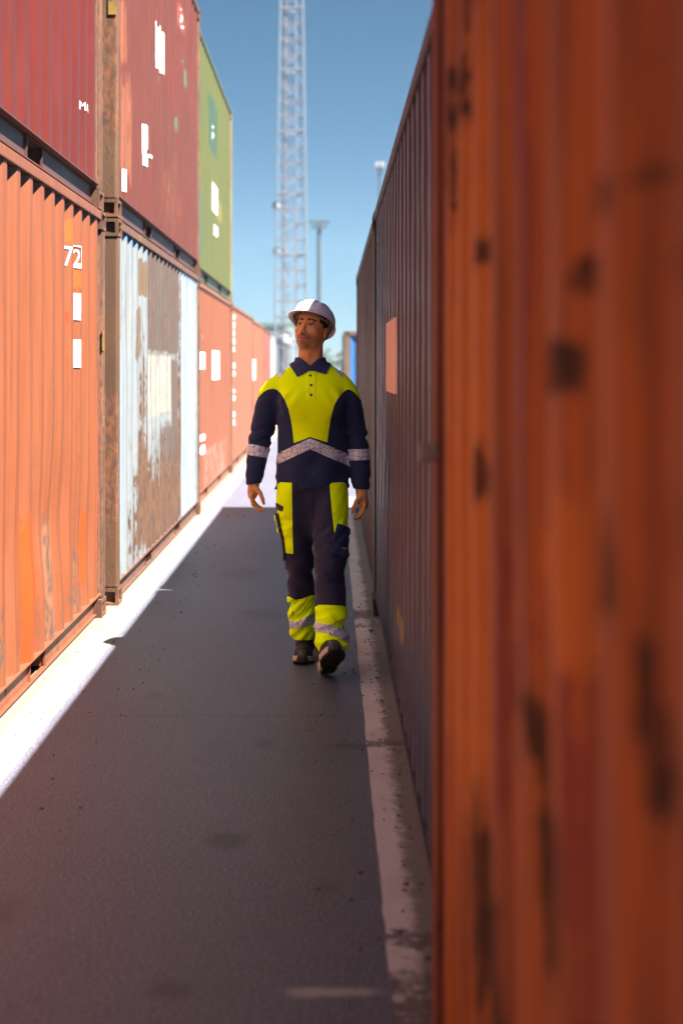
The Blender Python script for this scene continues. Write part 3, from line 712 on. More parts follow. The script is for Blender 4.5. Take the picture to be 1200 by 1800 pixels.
def mesh_sdf(f, lo, hi, h, B=8):
    """surface nets over the blocks that the surface crosses"""
    lo = np.array(lo, float); hi = np.array(hi, float)
    nb = np.ceil((hi - lo)/(h*B)).astype(int); N = nb*B
    g = np.stack(np.meshgrid(*[np.arange(n) for n in nb], indexing='ij'), -1).reshape(-1, 3)
    cc = lo + (g + .5)*B*h
    keep = np.abs(f(cc)) < B*h*0.87*1.5 + 0.02
    g = g[keep]
    loc = np.stack(np.meshgrid(*[np.arange(B + 1)]*3, indexing='ij'), -1)
    def gid(ijk): return (ijk[..., 0]*(N[1] + 1) + ijk[..., 1])*(N[2] + 1) + ijk[..., 2]
    VID = []; VP = []; QE = []
    for s in range(0, len(g), 400):
        gb = g[s:s + 400]
        ijk = gb[:, None, None, None, :]*B + loc
        D = f(lo + ijk*h)
        cor = [D[:, dx:B+dx, dy:B+dy, dz:B+dz] for dx in (0,1) for dy in (0,1) for dz in (0,1)]
        cor = np.stack(cor, -1); inside = cor < 0
        n_in = inside.sum(-1); mix_ = (n_in > 0) & (n_in < 8)
        idx = np.nonzero(mix_); c = cor[idx]
        pts = np.zeros((len(c), 3)); cnt = np.zeros(len(c))
        off = np.array([(dx, dy, dz) for dx in (0,1) for dy in (0,1) for dz in (0,1)], float)
        for i in range(8):
            for j in range(i + 1, 8):
                if np.abs(off[i] - off[j]).sum() == 1:
                    m = (c[:, i] < 0) != (c[:, j] < 0)
                    t = np.where(m, c[:, i]/np.where(m, c[:, i] - c[:, j], 1), 0)
                    pts += (off[i] + t[:, None]*(off[j] - off[i]))*m[:, None]; cnt += m
        base = ijk[:, :B, :B, :B][idx]
        VID.append(gid(base)); VP.append(lo + (base + pts/cnt[:, None])*h)
        for ax in range(3):
            dd = [0, 0, 0]; dd[ax] = 1
            D0 = D[:, :B, :B, :B]; D1 = D[:, dd[0]:B+dd[0], dd[1]:B+dd[1], dd[2]:B+dd[2]]
            m = (D0 < 0) != (D1 < 0); id2 = np.nonzero(m); b0 = ijk[:, :B, :B, :B][id2]
            u = (ax + 1) % 3; v = (ax + 2) % 3; eu = np.eye(3, dtype=int)[u]; ev = np.eye(3, dtype=int)[v]
            q = np.stack([gid(b0 - eu - ev), gid(b0 - ev), gid(b0), gid(b0 - eu)], -1)
            flip = D0[id2] >= 0; q[flip] = q[flip][:, ::-1]; QE.append(q)
    VID = np.concatenate(VID); VP = np.concatenate(VP); Q = np.concatenate(QE)
    VID, first = np.unique(VID, return_index=True); VP = VP[first]
    k = np.searchsorted(VID, Q); k = np.clip(k, 0, len(VID) - 1); ok = (VID[k] == Q).all(-1)
    return VP, k[ok]

def tris_of(Q): return np.concatenate([Q[:, [0, 1, 2]], Q[:, [0, 2, 3]]])
def vnormals(V, T):
    n = np.cross(V[T[:, 1]] - V[T[:, 0]], V[T[:, 2]] - V[T[:, 0]]); o = np.zeros_like(V)
    for i in range(3): np.add.at(o, T[:, i], n)
    return o/(np.linalg.norm(o, axis=1, keepdims=True) + 1e-12)
def split(V, T, val, keep_both=True):
    """cut triangles exactly along val=0; returns V, T_pos, T_neg"""
    val = np.where(np.abs(val) < 1e-6, 1e-6, val); s = val[T] > 0; k = s.sum(1)
    pos = T[k == 3].tolist(); neg = T[k == 0].tolist(); V = list(map(tuple, V)); new = {}
    def cut(a, b):
        key = (a, b) if a < b else (b, a)
        if key not in new:
            t = val[a]/(val[a] - val[b]); pa = V[a]; pb = V[b]
            V.append(tuple(pa[i] + t*(pb[i] - pa[i]) for i in range(3))); new[key] = len(V) - 1
        return new[key]
    for tri, ss in zip(T[(k > 0) & (k < 3)].tolist(), s[(k > 0) & (k < 3)].tolist()):
        one = sum(ss) == 1
        i = ss.index(one); a, b, c = tri[i], tri[(i+1) % 3], tri[(i+2) % 3]
        ab = cut(a, b); ac = cut(a, c)
        A = [[a, ab, ac]]; Bq = [[ab, b, c], [ab, c, ac]]
        if one: pos += A; neg += Bq
        else: neg += A; pos += Bq
    return np.array(V), np.array(pos, dtype=int).reshape(-1, 3), np.array(neg, dtype=int).reshape(-1, 3)
def compact(V, T):
    u, inv = np.unique(T, return_inverse=True); return V[u], inv.reshape(-1, 3)
def polyd(P2, poly):
    """signed distance to a polygon, positive inside"""
    poly = np.array(poly, float); n = len(poly); d = np.full(len(P2), 1e9); ins = np.zeros(len(P2), bool)
    for i in range(n):
        a = poly[i]; b = poly[(i + 1) % n]; e = b - a; w = P2 - a
        t = np.clip((w @ e)/(e @ e + 1e-12), 0, 1); d = np.minimum(d, np.linalg.norm(w - t[:, None]*e, axis=1))
        c = ((a[1] <= P2[:, 1]) != (b[1] <= P2[:, 1]))
        with np.errstate(divide='ignore', invalid='ignore'):
            xx = a[0] + (P2[:, 1] - a[1])/(b[1] - a[1])*e[0]
        ins ^= c & (P2[:, 0] < xx)
    return np.where(ins, d, -d)
def patch_obj(name, V, T, N, off, thick, mat, parent):
    """a cut-out layer of cloth lying on the garment, with its own thickness"""
    Vc, Tc = compact(np.concatenate([V, N], 1), T)
    P_ = Vc[:, :3] + Vc[:, 3:]*off; In = Vc[:, :3] + Vc[:, 3:]*(off - thick); n = len(P_)
    e = {}
    for t in Tc.tolist():
        for a, b in ((t[0], t[1]), (t[1], t[2]), (t[2], t[0])): e[(a, b)] = e.get((a, b), 0) + 1
    rim = [(a, n + a, n + b, b) for (a, b) in e if (b, a) not in e]
    vs = np.concatenate([P_, In]).tolist(); fs = Tc.tolist() + [list(r) for r in rim]
    return mesh_obj(name, vs, fs, mat, parent, True)
def interp_normals(V0, N0, V1):
    """normals for a vertex list that was extended by split()"""
    return N0
# person frame: x to the photograph's right, y away from the camera, z up.  origin on the ground below the pelvis
PX, PY = -0.097, 7.60
def q(px, py, dy=0.0):
    z = PY + dy; return ((px - VX)*z/F - PX, dy, EYE - (py - VY)*z/F)
def lrow(py, pl, pr, dy, b):
    """section of an upright limb between two columns of the photograph at one row"""
    a = q(pl, py, dy); c = q(pr, py, dy); return (a[2], (a[0] + c[0])/2, dy, (c[0] - a[0])/2, b)
def proj(V):
    y = V[:, 1] + PY; return np.stack([VX + (V[:, 0] + PX)*F/y, VY - (V[:, 2] - EYE)*F/y], 1)

# ------------------------------------------------------------------ the man
TORSO = smooth_rows([lrow(900, 487, 611, .0, .112), lrow(858, 484, 614, .0, .118), lrow(830, 485, 613, .0, .116), lrow(800, 486, 611, .0, .113), lrow(765, 489, 606, .0, .112), lrow(735, 487, 607, .005, .120),
         lrow(705, 484, 611, .005, .126), lrow(685, 480, 615, .01, .122), lrow(668, 482, 612, .015, .102), lrow(656, 492, 603, .02, .080), lrow(648, 505, 589, .025, .068), lrow(640, 513, 581, .025, .062)])
ARM_L = smooth_rows([lrow(862, 432, 457, -.015, .034), lrow(845, 432, 461, -.01, .037), lrow(825, 432, 466, .0, .042), lrow(800, 434, 471, .015, .047), lrow(775, 437, 477, .03, .051), lrow(750, 441, 484, .03, .055),
         lrow(720, 447, 492, .025, .061), lrow(700, 452, 498, .02, .065), lrow(685, 457, 502, .02, .063), lrow(672, 466, 506, .02, .052), lrow(664, 477, 505, .02, .036), lrow(658, 486, 500, .02, .012)], 30)
ARM_R = smooth_rows([lrow(875, 623, 648, -.02, .034), lrow(862, 621, 649, -.015, .037), lrow(830, 616, 651, .0, .043), lrow(805, 613, 650, .01, .048), lrow(775, 609, 646, .025, .052), lrow(750, 604, 643, .03, .056),
         lrow(720, 599, 638, .025, .062), lrow(700, 594, 634, .02, .066), lrow(685, 590, 629, .02, .064), lrow(672, 586, 620, .02, .052), lrow(664, 588, 611, .02, .036), lrow(658, 592, 604, .02, .012)], 30)
LEG_L = smooth_rows([lrow(1126, 514, 551, .215, .072), lrow(1112, 510, 553, .20, .074), lrow(1095, 508, 553, .185, .076), lrow(1075, 508, 553, .165, .077), lrow(1052, 508, 554, .14, .078), lrow(1020, 503, 553, .09, .080), lrow(990, 503, 551, .045, .082),
         lrow(965, 499, 549, .02, .088), lrow(935, 493, 551, .01, .096), lrow(905, 487, 551, .005, .105), lrow(880, 485, 550, .0, .112), lrow(855, 487, 550, .0, .110), lrow(835, 492, 548, .0, .10)])
LEG_R = smooth_rows([lrow(1150, 560, 606, -.275, .074), lrow(1135, 556, 610, -.27, .078), lrow(1115, 553, 611, -.262, .080), lrow(1090, 553, 609, -.245, .081), lrow(1065, 553, 607, -.225, .081), lrow(1040, 554, 607, -.205, .081), lrow(1010, 553, 607, -.185, .082), lrow(980, 552, 608, -.16, .086),
         lrow(950, 550, 610, -.115, .094), lrow(920, 549, 612, -.07, .103), lrow(890, 548, 612, -.03, .110), lrow(860, 548, 611, .0, .112), lrow(840, 550, 606, .0, .10)])
def shrink(rows, d, zlo=None, zhi=None):
    r = np.array(rows); r[:, 3] = np.maximum(r[:, 3] - d, .004); r[:, 4] = np.maximum(r[:, 4] - d, .004)
    if zlo is not None: r = r[r[:, 0] >= zlo]
    if zhi is not None: r = r[r[:, 0] <= zhi]
    return r

# head frame: turned to the photograph's left, chin lifted
YAW, PIT, ROLL = math.radians(22), math.radians(14), math.radians(-3)
HC = np.array(q(547.0, 577.5, 0.015))
Fv = np.array([-math.sin(YAW)*math.cos(PIT), -math.cos(YAW)*math.cos(PIT), math.sin(PIT)])
Rv = np.array([math.cos(YAW), -math.sin(YAW), 0.0])
Uv = np.cross(Fv, Rv)*-1.0
if Uv[2] < 0: Uv = -Uv
_c, _s = math.cos(ROLL), math.sin(ROLL); Rv, Uv = Rv*_c + Uv*_s, Uv*_c - Rv*_s
HM = np.stack([Rv, Fv, Uv])         # rows: local axes
HS = np.array([1.0, 1.0, 1.09])
def tohead(p): return ((p - HC) @ HM.T)/HS
def fromhead(l): return (np.asarray(l, float)*HS) @ HM + HC

def head_sdf(l):
    x = np.abs(l[..., 0]); m = np.stack([x, l[..., 1], l[..., 2]], -1)
    d = ellip(l, (0, -.012, .040), (.075, .096, .084))
    d = smin(d, ellip(l, (0, .018, -.020), (.066, .074, .078)), .03)
    d = smin(d, ellip(l, (0, .030, -.066), (.052, .056, .044)), .028)       # jaw
    d = smin(d, ellip(m, (.036, .004, -.070), (.022, .040, .026)), .028)     # jaw corner
    d = smin(d, ellip(l, (0, .072, -.100), (.021, .017, .015)), .020)        # chin
    d = smin(d, ellip(m, (.044, .058, -.026), (.020, .020, .016)), .020)     # cheekbone
    d = smin(d, ellip(m, (.022, .086, .021), (.024, .009, .006)), .010)      # brow
    d = smin(d, ellip(l, (0, .078, -.064), (.030, .016, .024)), .018)        # muzzle
    d = smax(d, -ellip(m, (.032, .104, -.001), (.017, .022, .011)), .010)    # sockets
    d = smin(d, capsule(l, (0, .088, .006), (0, .112, -.036), .0065, .0100), .009)
    d = smin(d, ellip(m, (.0105, .101, -.041), (.0078, .010, .0068)), .005)
    d = smax(d, -ellip(m, (.0060, .106, -.049), (.0032, .0045, .004)), .002)
    d = smin(d, ellip(m, (.032, .0775, .0075), (.016, .0095, .0042)), .004)  # upper lid
    d = smin(d, ellip(m, (.032, .0765, -.0095), (.014, .008, .0030)), .004)  # lower lid
    d = smin(d, ellip(m, (.009, .0945, -.0655), (.014, .008, .0042)), .003)   # lips
    d = smin(d, ellip(l, (0, .0935, -.0745), (.018, .008, .0048)), .003)
    d = smax(d, -ellip(l, (0, .104, -.0700), (.024, .008, .0012)), .002)
    # ears
    e = l.copy() if l.ndim else l
    ex = np.stack([m[..., 0] - .0745, (l[..., 1] + .012) + .25*(l[..., 2] + .018), l[..., 2] + .018], -1)
    ea = ellip(ex, (.008, 0, 0), (.009, .018, .032)); ea = smax(ea, -ellip(ex, (.017, .003, .002), (.007, .010, .019)), .004)
    d = smin(d, ea, .006)
    return d
NB = np.array(q(545, 652, .03)); NT = fromhead((0, -.022, -.060))
def hand(p, wrist, palm, kn, fingers, thumb, pr):
    d = capsule(p, wrist, palm, .026, pr); d = smin(d, capsule(p, palm, kn, pr, pr*.86), .012)
    for ch in fingers:
        f = None
        for (a, b, ra, rb) in zip(ch[:-1], ch[1:], (.0100, .0090, .0082), (.0090, .0082, .0070)):
            c = capsule(p, a, b, ra, rb); f = c if f is None else smin(f, c, .003)
        d = smin(d, f, .0045)
    f = None
    for (a, b, ra, rb) in zip(thumb[:-1], thumb[1:], (.016, .0115, .0105), (.0115, .0105, .0080)):
        c = capsule(p, a, b, ra, rb); f = c if f is None else smin(f, c, .004)
    return smin(d, f, .008)
def handL(p):
    F4 = []
    for k, (dy, s) in enumerate(((-.036, 1.0), (-.014, 1.08), (.008, 1.02), (.028, .85))):
        c = k*1.2
        F4.append([q(441.5 + c*.2, 872, dy), q(444 + c, 872 + 14*s, dy*1.0), q(453 + c*.6, 872 + 22.5*s, dy*.95), q(463 - c*1.2, 872 + 26*s - c*.6, dy*.9)])
    w, pa, kn = q(447, 850, -.012), q(445, 864, -.004), q(443.5, 871, -.004)
    d = hand(p, w, pa, kn, F4, [q(450, 858, -.030), q(457.5, 867, -.044), q(461.5, 877, -.048), q(463.5, 885, -.046)], .0275)
    return d
def handR(p):
    F4 = []
    for k, (dy, s) in enumerate(((-.040, 1.0), (-.018, 1.07), (.004, 1.0), (.024, .85))):
        c = k*1.2
        F4.append([q(641 - c*.2, 888, dy), q(637.5 - c, 888 + 13*s, dy), q(630 - c*.4, 888 + 21*s, dy*.95), q(623 + c*1.2, 888 + 23.5*s - c*.6, dy*.9)])
    w, pa, kn = q(636, 868, -.016), q(637, 880, -.008), q(639.5, 888, -.008)
    return hand(p, w, pa, kn, F4, [q(632, 874, -.034), q(626, 882, -.048), q(621.5, 892, -.052), q(620, 900, -.050)], .0275)
tS = shrink(TORSO, .018, .96); aLS = shrink(ARM_L, .010); aRS = shrink(ARM_R, .010); lLS = shrink(LEG_L, .028, .10, 1.0); lRS = shrink(LEG_R, .028, .13, 1.0)
def body_sdf(p):
    d = smin(loft(p, tS), loft(p, aLS), .02); d = smin(d, loft(p, aRS), .02)
    lg = smin(loft(p, lLS), loft(p, lRS), .01); d = smin(d, lg, .03)
    # bare ankles and feet inside the shoes
    d = smin(d, capsule(p, (q(532, 1100, .2)), (q(532, 1135, .24)), .036, .030), .02); d = smin(d, capsule(p, q(532, 1140, .24), q(530, 1155, .10), .034, .028), .02)
    d = smin(d, capsule(p, q(581, 1120, -.262), q(581, 1158, -.275), .036, .030), .02); d = smin(d, capsule(p, q(580, 1160, -.29), q(581, 1148, -.45), .034, .028), .02)
    d = smin(d, near(p, handL, q(450, 872, -.01), .125), .006); d = smin(d, near(p, handR, q(633, 890, -.01), .125), .006)
    n = capsule(p, NB, NT, .070, .063)
    # neck tendons and throat
    n = smin(n, capsule(p, q(536, 652, -.035), fromhead((-.045, -.02, -.055)), .012, .012), .02); n = smin(n, capsule(p, q(552, 652, -.035), fromhead((.052, -.02, -.050)), .012, .012), .02)
    n = smin(n, ellip(p, NB*.45 + NT*.55 + np.array([-.010, -.058, 0]), (.012, .012, .018)), .012)
    d = smin(d, n, .03)
    return smin(d, near(p, lambda u: head_sdf(tohead(u)), HC, .17), .018)

def person():
    SK = Mat('skin', 0.5, spec=0.4)
    at_ = SK.attr('tint'); n = SK.noise(SK.mapping(), 120, 4, .6)
    SK.color(SK.mix(SK.ramp(n, .3, .7, 0, .10), at_.outputs['Color'], (.10, .035, .02)))
    SK.b.inputs['Subsurface Weight'].default_value = .12; SK.b.inputs['Subsurface Radius'].default_value = (.8, .3, .15); SK.b.inputs['Subsurface Scale'].default_value = .008
    SK.bump(n, .12, .002)
    V, Q = mesh_sdf(body_sdf, (-.40, -.62, -.01), (.36, .42, 1.98), .0032)
    l = tohead(V); x = np.abs(l[:, 0]); head = (V[:, 2] > 1.58)
    base = np.array([.86, .44, .19]); col = np.tile(base, (len(V), 1))
    def g(cx, cy, cz, rx, ry, rz): return np.exp(-(((x - cx)/rx)**2 + ((l[:, 1] - cy)/ry)**2 + ((l[:, 2] - cz)/rz)**2))
    def blend(w, c): 
        nonlocal col
        w = np.clip(w, 0, 1)[:, None]*head[:, None]; col = col*(1 - w) + np.array(c)*w
    blend(.45*g(.045, .06, -.03, .025, .04, .02), (.86, .36, .17)); blend(.5*g(0, .11, -.035, .014, .02, .014), (.86, .37, .17))
    jaw = np.clip((-.040 - l[:, 2])/.03, 0, 1)*np.clip((l[:, 1] + .015)/.03, 0, 1)*np.clip((l[:, 2] + .128)/.02, 0, 1)
    rr = .5 + .5*np.sin(V[:, 0]*4000 + np.sin(V[:, 2]*3500)*2)
    blend(jaw*(.30 + .22*rr), (.20, .115, .08))
    blend(g(0, .095, -.0555, .030, .03, .0065)*(.75 + .2*rr), (.055, .03, .022)); blend(g(.028, .082, -.066, .006, .03, .012)*.6, (.07, .04, .03))
    blend(g(0, .08, -.096, .018, .04, .015)*.65, (.07, .04, .03))
    blend(1.3*g(0, .095, -.070, .021, .03, .0085), (.62, .20, .17))
    blend(1.4*g(.0, .10, -.0702, .025, .03, .0018), (.12, .03, .025))
    # brows: tapered arcs of dark hair
    by = .0215 + .0035*np.sin(np.clip((x - .012)/.04, 0, 1)*2.6); bw = .0042*(1.1 - .5*np.clip((x - .012)/.042, 0, 1))
    blend(2.2*np.exp(-((l[:, 2] - by)/bw)**2)*(np.clip((x - .009)/.005, 0, 1)*np.clip((.055 - x)/.008, 0, 1))*(l[:, 1] > .04), (.045, .026, .018))
    blend(.55*g(.032, .085, .006, .018, .03, .007), (.16, .075, .05)); blend(.9*np.exp(-((l[:, 2] - .0048)/.0018)**2)*((x > .018) & (x < .047) & (l[:, 1] > .06)), (.04, .02, .015))
    blend(.9*g(.0062, .106, -.049, .0045, .02, .004), (.05, .015, .012))
    sock = np.clip((.26 - V[:, 2])/.02, 0, 1)[:, None]; col = col*(1 - sock) + .015*sock
    o = mesh_obj('person', V, Q, SK.m, None, True, loc=(PX, PY, 0))
    c4 = np.concatenate([col, np.ones((len(V), 1))], 1)
    o.data.attributes.new('tint', 'FLOAT_COLOR', 'POINT').data.foreach_set('color', c4.astype(np.float32).ravel())
    tag(o, 'man in white hard hat and yellow-navy work clothes walking along the shaded lane', 'person')
    root = o
    # eyes
    EW = flat('eye_white', (.62, .60, .60), .15, .02); 
    IR = flat('iris_brown', (.10, .05, .025), .1, .2, 300); PUP = flat('pupil_black', (.008, .008, .008), .08, 0)
    look = Vector(fromhead((0, 1, .02)) - HC).normalized()
    for sx in (-1, 1):
        c = Vector(fromhead((sx*.0320, .0705, -.0005)))
        bm = bmesh.new(); bmesh.ops.create_uvsphere(bm, u_segments=20, v_segments=12, radius=.0132, matrix=Matrix.Translation(c)); e = bm_obj('eye', bm, EW, root, True)
        for nm, rr_, off, mt in (('iris', .0074, .0122, IR), ('pupil', .0036, .0134, PUP)):
            bm = bmesh.new(); a = c + look*off; tube(bm, a - look*.002, a, rr_, rr_*.92, 20); bm_obj(nm, bm, mt, e)
    # hair under the helmet
    HR = Mat('dark_hair', .55); n = HR.noise(HR.mapping((1, 1, .3)), 260, 3); HR.color(HR.mix(n, (.010, .008, .008), (.035, .022, .016))); HR.bump(n, .6, .004)
    def hair(p):
        l = tohead(p); d = ellip(l, (0, -.014, .038), (.0800, .101, .090)); d = smin(d, ellip(l, (0, -.045, -.035), (.060, .062, .055)), .02)
        x = np.abs(l[..., 0]); d = d + .0022*np.sin(l[..., 2]*210 + l[..., 1]*160 + np.sin(l[..., 1]*90)*2)
        # hairline: temple, sideburn in front of the ear, nape
        fr = np.where(l[..., 2] > -.004, .038 + .25*(l[..., 2]), np.where(x > .058, .022 + .9*(l[..., 2] + .004), .0))
        d = np.maximum(d, l[..., 1] - fr); d = np.maximum(d, -.082 - l[..., 2] + 0*x)
        ear = ellip(np.stack([x, l[..., 1], l[..., 2]], -1), (.083, -.014, -.016), (.022, .017, .031)); d = np.maximum(d, -ear)
        side = np.maximum(-.040 - l[..., 2], l[..., 1] + .03)   # below the ear only the nape keeps hair
        d = np.where((l[..., 2] < -.040), np.maximum(d, l[..., 1] + .032), d)
        return d
    V2, Q2 = mesh_sdf(hair, HC - .14, HC + .15, .0028); mesh_obj('hair', V2, Q2, HR.m, root, True)
    helmet(root)
    polo(root); trousers(root)
    shoe(root, np.array(q(532.5, 1168, .045)), 0.0, -2, 'L'); shoe(root, None, 0.0, 0, 'R')
    return root

def helmet(root):
    HW = Mat('white_helmet_shell', .22, spec=.5); n = HW.noise(HW.mapping(), 30, 5); HW.color(HW.mix(HW.ramp(n, .5, .75), (.86, .89, .98), (.78, .81, .90))); HW.rough(HW.math('MULTIPLY_ADD', n, .15, .16))
    GS = flat('grey_harness_webbing', (.30, .30, .28), .8, .2, 200); BL = flat('black_plastic', (.02, .02, .025), .4, .1)
    # own frame: rim plane tilted back a little more than the head
    t = math.radians(11); c, s = math.cos(t), math.sin(t)
    F2 = Fv*c + Uv*s; U2 = Uv*c - Fv*s; O = HC + Uv*.046 - Fv*.014
    def w(x, y, z): return tuple(O + Rv*x + F2*y + U2*z)
    NA, NE = 96, 22; vs = []; fs = []
    A, Bf, Bb, Hh = .112, .132, .138, .094
    def shell(a, e):
        ca, sa = math.cos(a), math.sin(a); b = Bf if sa > 0 else Bb
        ce = math.cos(e)**.86; se = math.sin(e)**.92
        x, y, z = A*ca*ce, b*sa*ce, Hh*se
        # raised centre spine and side grooves running front to back, fading to the rim
        up = max(0.0, min(1.0, (z - .018)/.05)); ax = abs(x)
        def sm(v, l0, l1): u = max(0, min(1, (v - l0)/(l1 - l0))); return u*u*(3 - 2*u)
        r = (1 - sm(ax, .027, .033))*.0055 + sm(ax, .050, .055)*(1 - sm(ax, .066, .071))*.0045
        r *= up*(1.0 if y > -.09 else .4); k = 1 + r/.11
        return x*k, y*k, z*k
    for j in range(NE + 1):
        e = (math.pi/2)*j/NE
        for i in range(NA):
            vs.append(w(*shell(2*math.pi*i/NA, e)))
    for j in range(NE):
        for i in range(NA):
            a = j*NA + i; b = j*NA + (i+1) % NA
            fs.append((a, b, b + NA, a + NA))
    o = mesh_obj('hard_hat', vs, fs, HW.m, root, True)
    md = o.modifiers.new('s', 'SOLIDIFY'); md.thickness = .003; md.offset = -1
    # brim: long peak in front, gutter round the sides, longer skirt behind
    vs = []; fs = []; prof_ = []
    for i in range(NA):
        a = 2*math.pi*i/NA; sa, ca = math.sin(a), math.cos(a); x, y, z = shell(a, 0)
        f = max(0, sa)**1.6; bk = max(0, -sa)**2
        ext = .009 + .030*f + .006*bk; L = math.hypot(ca, sa*1.0)
        dz = -.004 - .014*f - .030*bk - .006*(1 - f)*(1 - bk)
        nx, ny = ca, sa
        ring = [(x, y, .004), (x + nx*ext*.35, y + ny*ext*.35, dz*.25 + .001), (x + nx*ext*.97, y + ny*ext*.97, dz), (x + nx*ext*1.02, y + ny*ext*1.02, dz - .004), (x + nx*ext*.93, y + ny*ext*.93, dz - .006), (x + nx*ext*.3, y + ny*ext*.3, dz*.25 - .005), (x - nx*.003, y - ny*.003, dz*.1 - .006)]
        for r in ring: vs.append(w(*r))
    m = 7
    for i in range(NA):
        for k in range(m):
            a = i*m + k; b = i*m + (k+1) % m; c_ = ((i+1) % NA)*m
            fs.append((a, c_ + k, c_ + (k+1) % m, b))
    mesh_obj('brim', vs, fs, HW.m, o, True)
    # headband, side straps with buckles, ratchet behind
    def band(name, pts, hgt, mat, th=.0025):
        vs = []; fs = []
        for p in pts:
            P_ = Vector(w(*p)); u = Vector(U2)*hgt/2; out = (P_ - Vector(O)); out -= Vector(U2)*out.dot(Vector(U2)); out.normalize(); out *= th
            for v_ in (P_ - u, P_ + u, P_ + u + out, P_ - u + out): vs.append(tuple(v_))
        for i in range(len(pts) - 1):
            for k in range(4): fs.append((i*4 + k, i*4 + (k+1) % 4, (i+1)*4 + (k+1) % 4, (i+1)*4 + k))
        return mesh_obj(name, vs, fs, mat, o, True)
    pts = []
    for i in range(65):
        a = 2*math.pi*i/64; b = .104 if math.sin(a) > 0 else .112
        pts.append((.086*math.cos(a), b*math.sin(a)*1.0, -.012 - .022*max(0, -math.sin(a))))
    band('headband', pts, .012, GS)
    for sx in (-1, 1):
        band('strap', [(sx*.093, .045, -.004), (sx*.095, .02, -.018), (sx*.094, -.012, -.034), (sx*.088, -.045, -.048)], .012, GS)
        bm = bmesh.new(); p = Vector(w(sx*.097, .012, -.020)); bmesh.ops.create_cube(bm, size=.014, matrix=Matrix.Translation(p)); bmesh.ops.bevel(bm, geom=bm.edges[:], offset=.003, segments=1, affect='EDGES'); bm_obj('buckle', bm, BL, o)
    pr_ = [(sx_*.060 if False else .075*math.cos(a), -.115 + .0*a + .02*(abs(math.cos(a))), -.052) for a, sx_ in [(math.pi*i/12, 1) for i in range(13)]]
    band('ratchet_band', [(.086*math.cos(a), .118*math.sin(a), -.052) for a in [math.pi*(1.05 + .9*i/20) for i in range(21)]], .020, BL, .005)

def folds(p, seed, fy=60, amp=.002, diag=0.3):
    r = np.random.RandomState(seed); o = 0
    for k in range(4):
        a = r.uniform(-diag, diag); w = fy*r.uniform(.7, 1.5); t_ = np.sin(w*(p[..., 2] + a*p[..., 0] + .25*r.uniform(-1, 1)*p[..., 1]) + 2.2*np.sin(9*p[..., 0]*r.uniform(.6, 1.6) + 7*p[..., 1] + r.uniform(0, 6)) + r.uniform(0, 6)); o = o + .45*t_ + 1.1*(np.sqrt(np.abs(t_)*.5 + .01) - .55)*np.clip(np.sin(17*p[..., 0] + 11*p[..., 2] + r.uniform(0, 6)) + .6, 0, 1)
    return 1.5*amp*o/2
def bell(z, c, w): return np.exp(-((z - c)/w)**2)
def zp(py): return EYE - (py - VY)*PY/F

def cloth(name, col, scale=700, rough=.8, sheen=.1, spec=.3):
    M = Mat(name, rough, spec=spec); n = M.noise(M.mapping(), 8, 4); w = M.noise(M.mapping((1, 1, 2.0)), scale, 2, .6)
    M.color(M.mix(n, tuple(c*.88 for c in col), tuple(min(1, c*1.08) for c in col)))
    M.b.inputs['Sheen Weight'].default_value = sheen
    M.bump(w, .15, .002); return M.m
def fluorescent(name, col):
    """hi-vis dye: a plain diffuser returning more light than it gets, brightening the shaded man"""
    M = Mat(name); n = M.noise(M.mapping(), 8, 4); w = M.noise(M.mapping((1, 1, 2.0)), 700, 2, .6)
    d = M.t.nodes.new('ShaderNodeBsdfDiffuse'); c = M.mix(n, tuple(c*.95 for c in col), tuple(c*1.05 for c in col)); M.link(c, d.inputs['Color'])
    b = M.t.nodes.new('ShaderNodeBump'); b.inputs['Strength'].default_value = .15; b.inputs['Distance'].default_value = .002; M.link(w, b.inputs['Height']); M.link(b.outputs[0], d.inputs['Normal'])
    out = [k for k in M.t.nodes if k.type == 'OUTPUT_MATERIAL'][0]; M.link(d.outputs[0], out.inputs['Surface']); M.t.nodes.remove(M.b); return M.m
def reflective(name):
    M = Mat(name, .42, metallic=.15, spec=.6)
    v = M.mapping((1, 0, 1)); e = M.voronoi(v, 40.0, 'DISTANCE_TO_EDGE')
    n = M.noise(M.mapping(), 60, 3)
    for nd in M.t.nodes:
        if nd.type == 'TEX_VORONOI': nd.inputs['Randomness'].default_value = .55
    M.color(M.mix(M.ramp(e, .022, .045), (.20, .20, .26), M.mix(n, (.74, .82, 1.0), (.84, .90, 1.0))))
    return M.m
NAVY = NAVY2 = YELLOW = YEL2 = REFL = None

def shirt_parts(p):
    z = p[..., 2]
    t = loft(p, TORSO)
    # chest muscles and waist drape
    t = smin(t, ellip(p, (-.075, -.088, zp(712)), (.085, .034, .070)), .04); t = smin(t, ellip(p, (.075, -.088, zp(712)), (.085, .034, .070)), .04)
    t = t + folds(p, 3, 34, .0042, 1.6)*np.clip((zp(735) - z)/.12, .2, 1) + .0034*np.sin(38*p[..., 0] + 6*z + 2*np.sin(14*z))*np.clip((zp(780) - z)/.1, 0, 1)
    t = t + .0045*np.sin(55*(z + 1.25*np.abs(p[..., 0])) + 3)*bell(z, zp(700), .05)*np.clip((np.abs(p[..., 0]) - .05)/.06, 0, 1)
    el = bell(z, zp(772), .060)
    aL = loft(p, ARM_L) + folds(p, 5, 80, .0060, .9)*(el*1.0 + .30) ; aR = loft(p, ARM_R) + folds(p, 8, 80, .0060, .9)*(el*.9 + .30)
    # traps and neck stand
    nk = capsule(p, np.array(q(545, 662, .03)), np.array(q(545.5, 632, .022)), .086, .0775)
    return t, aL, aR, nk
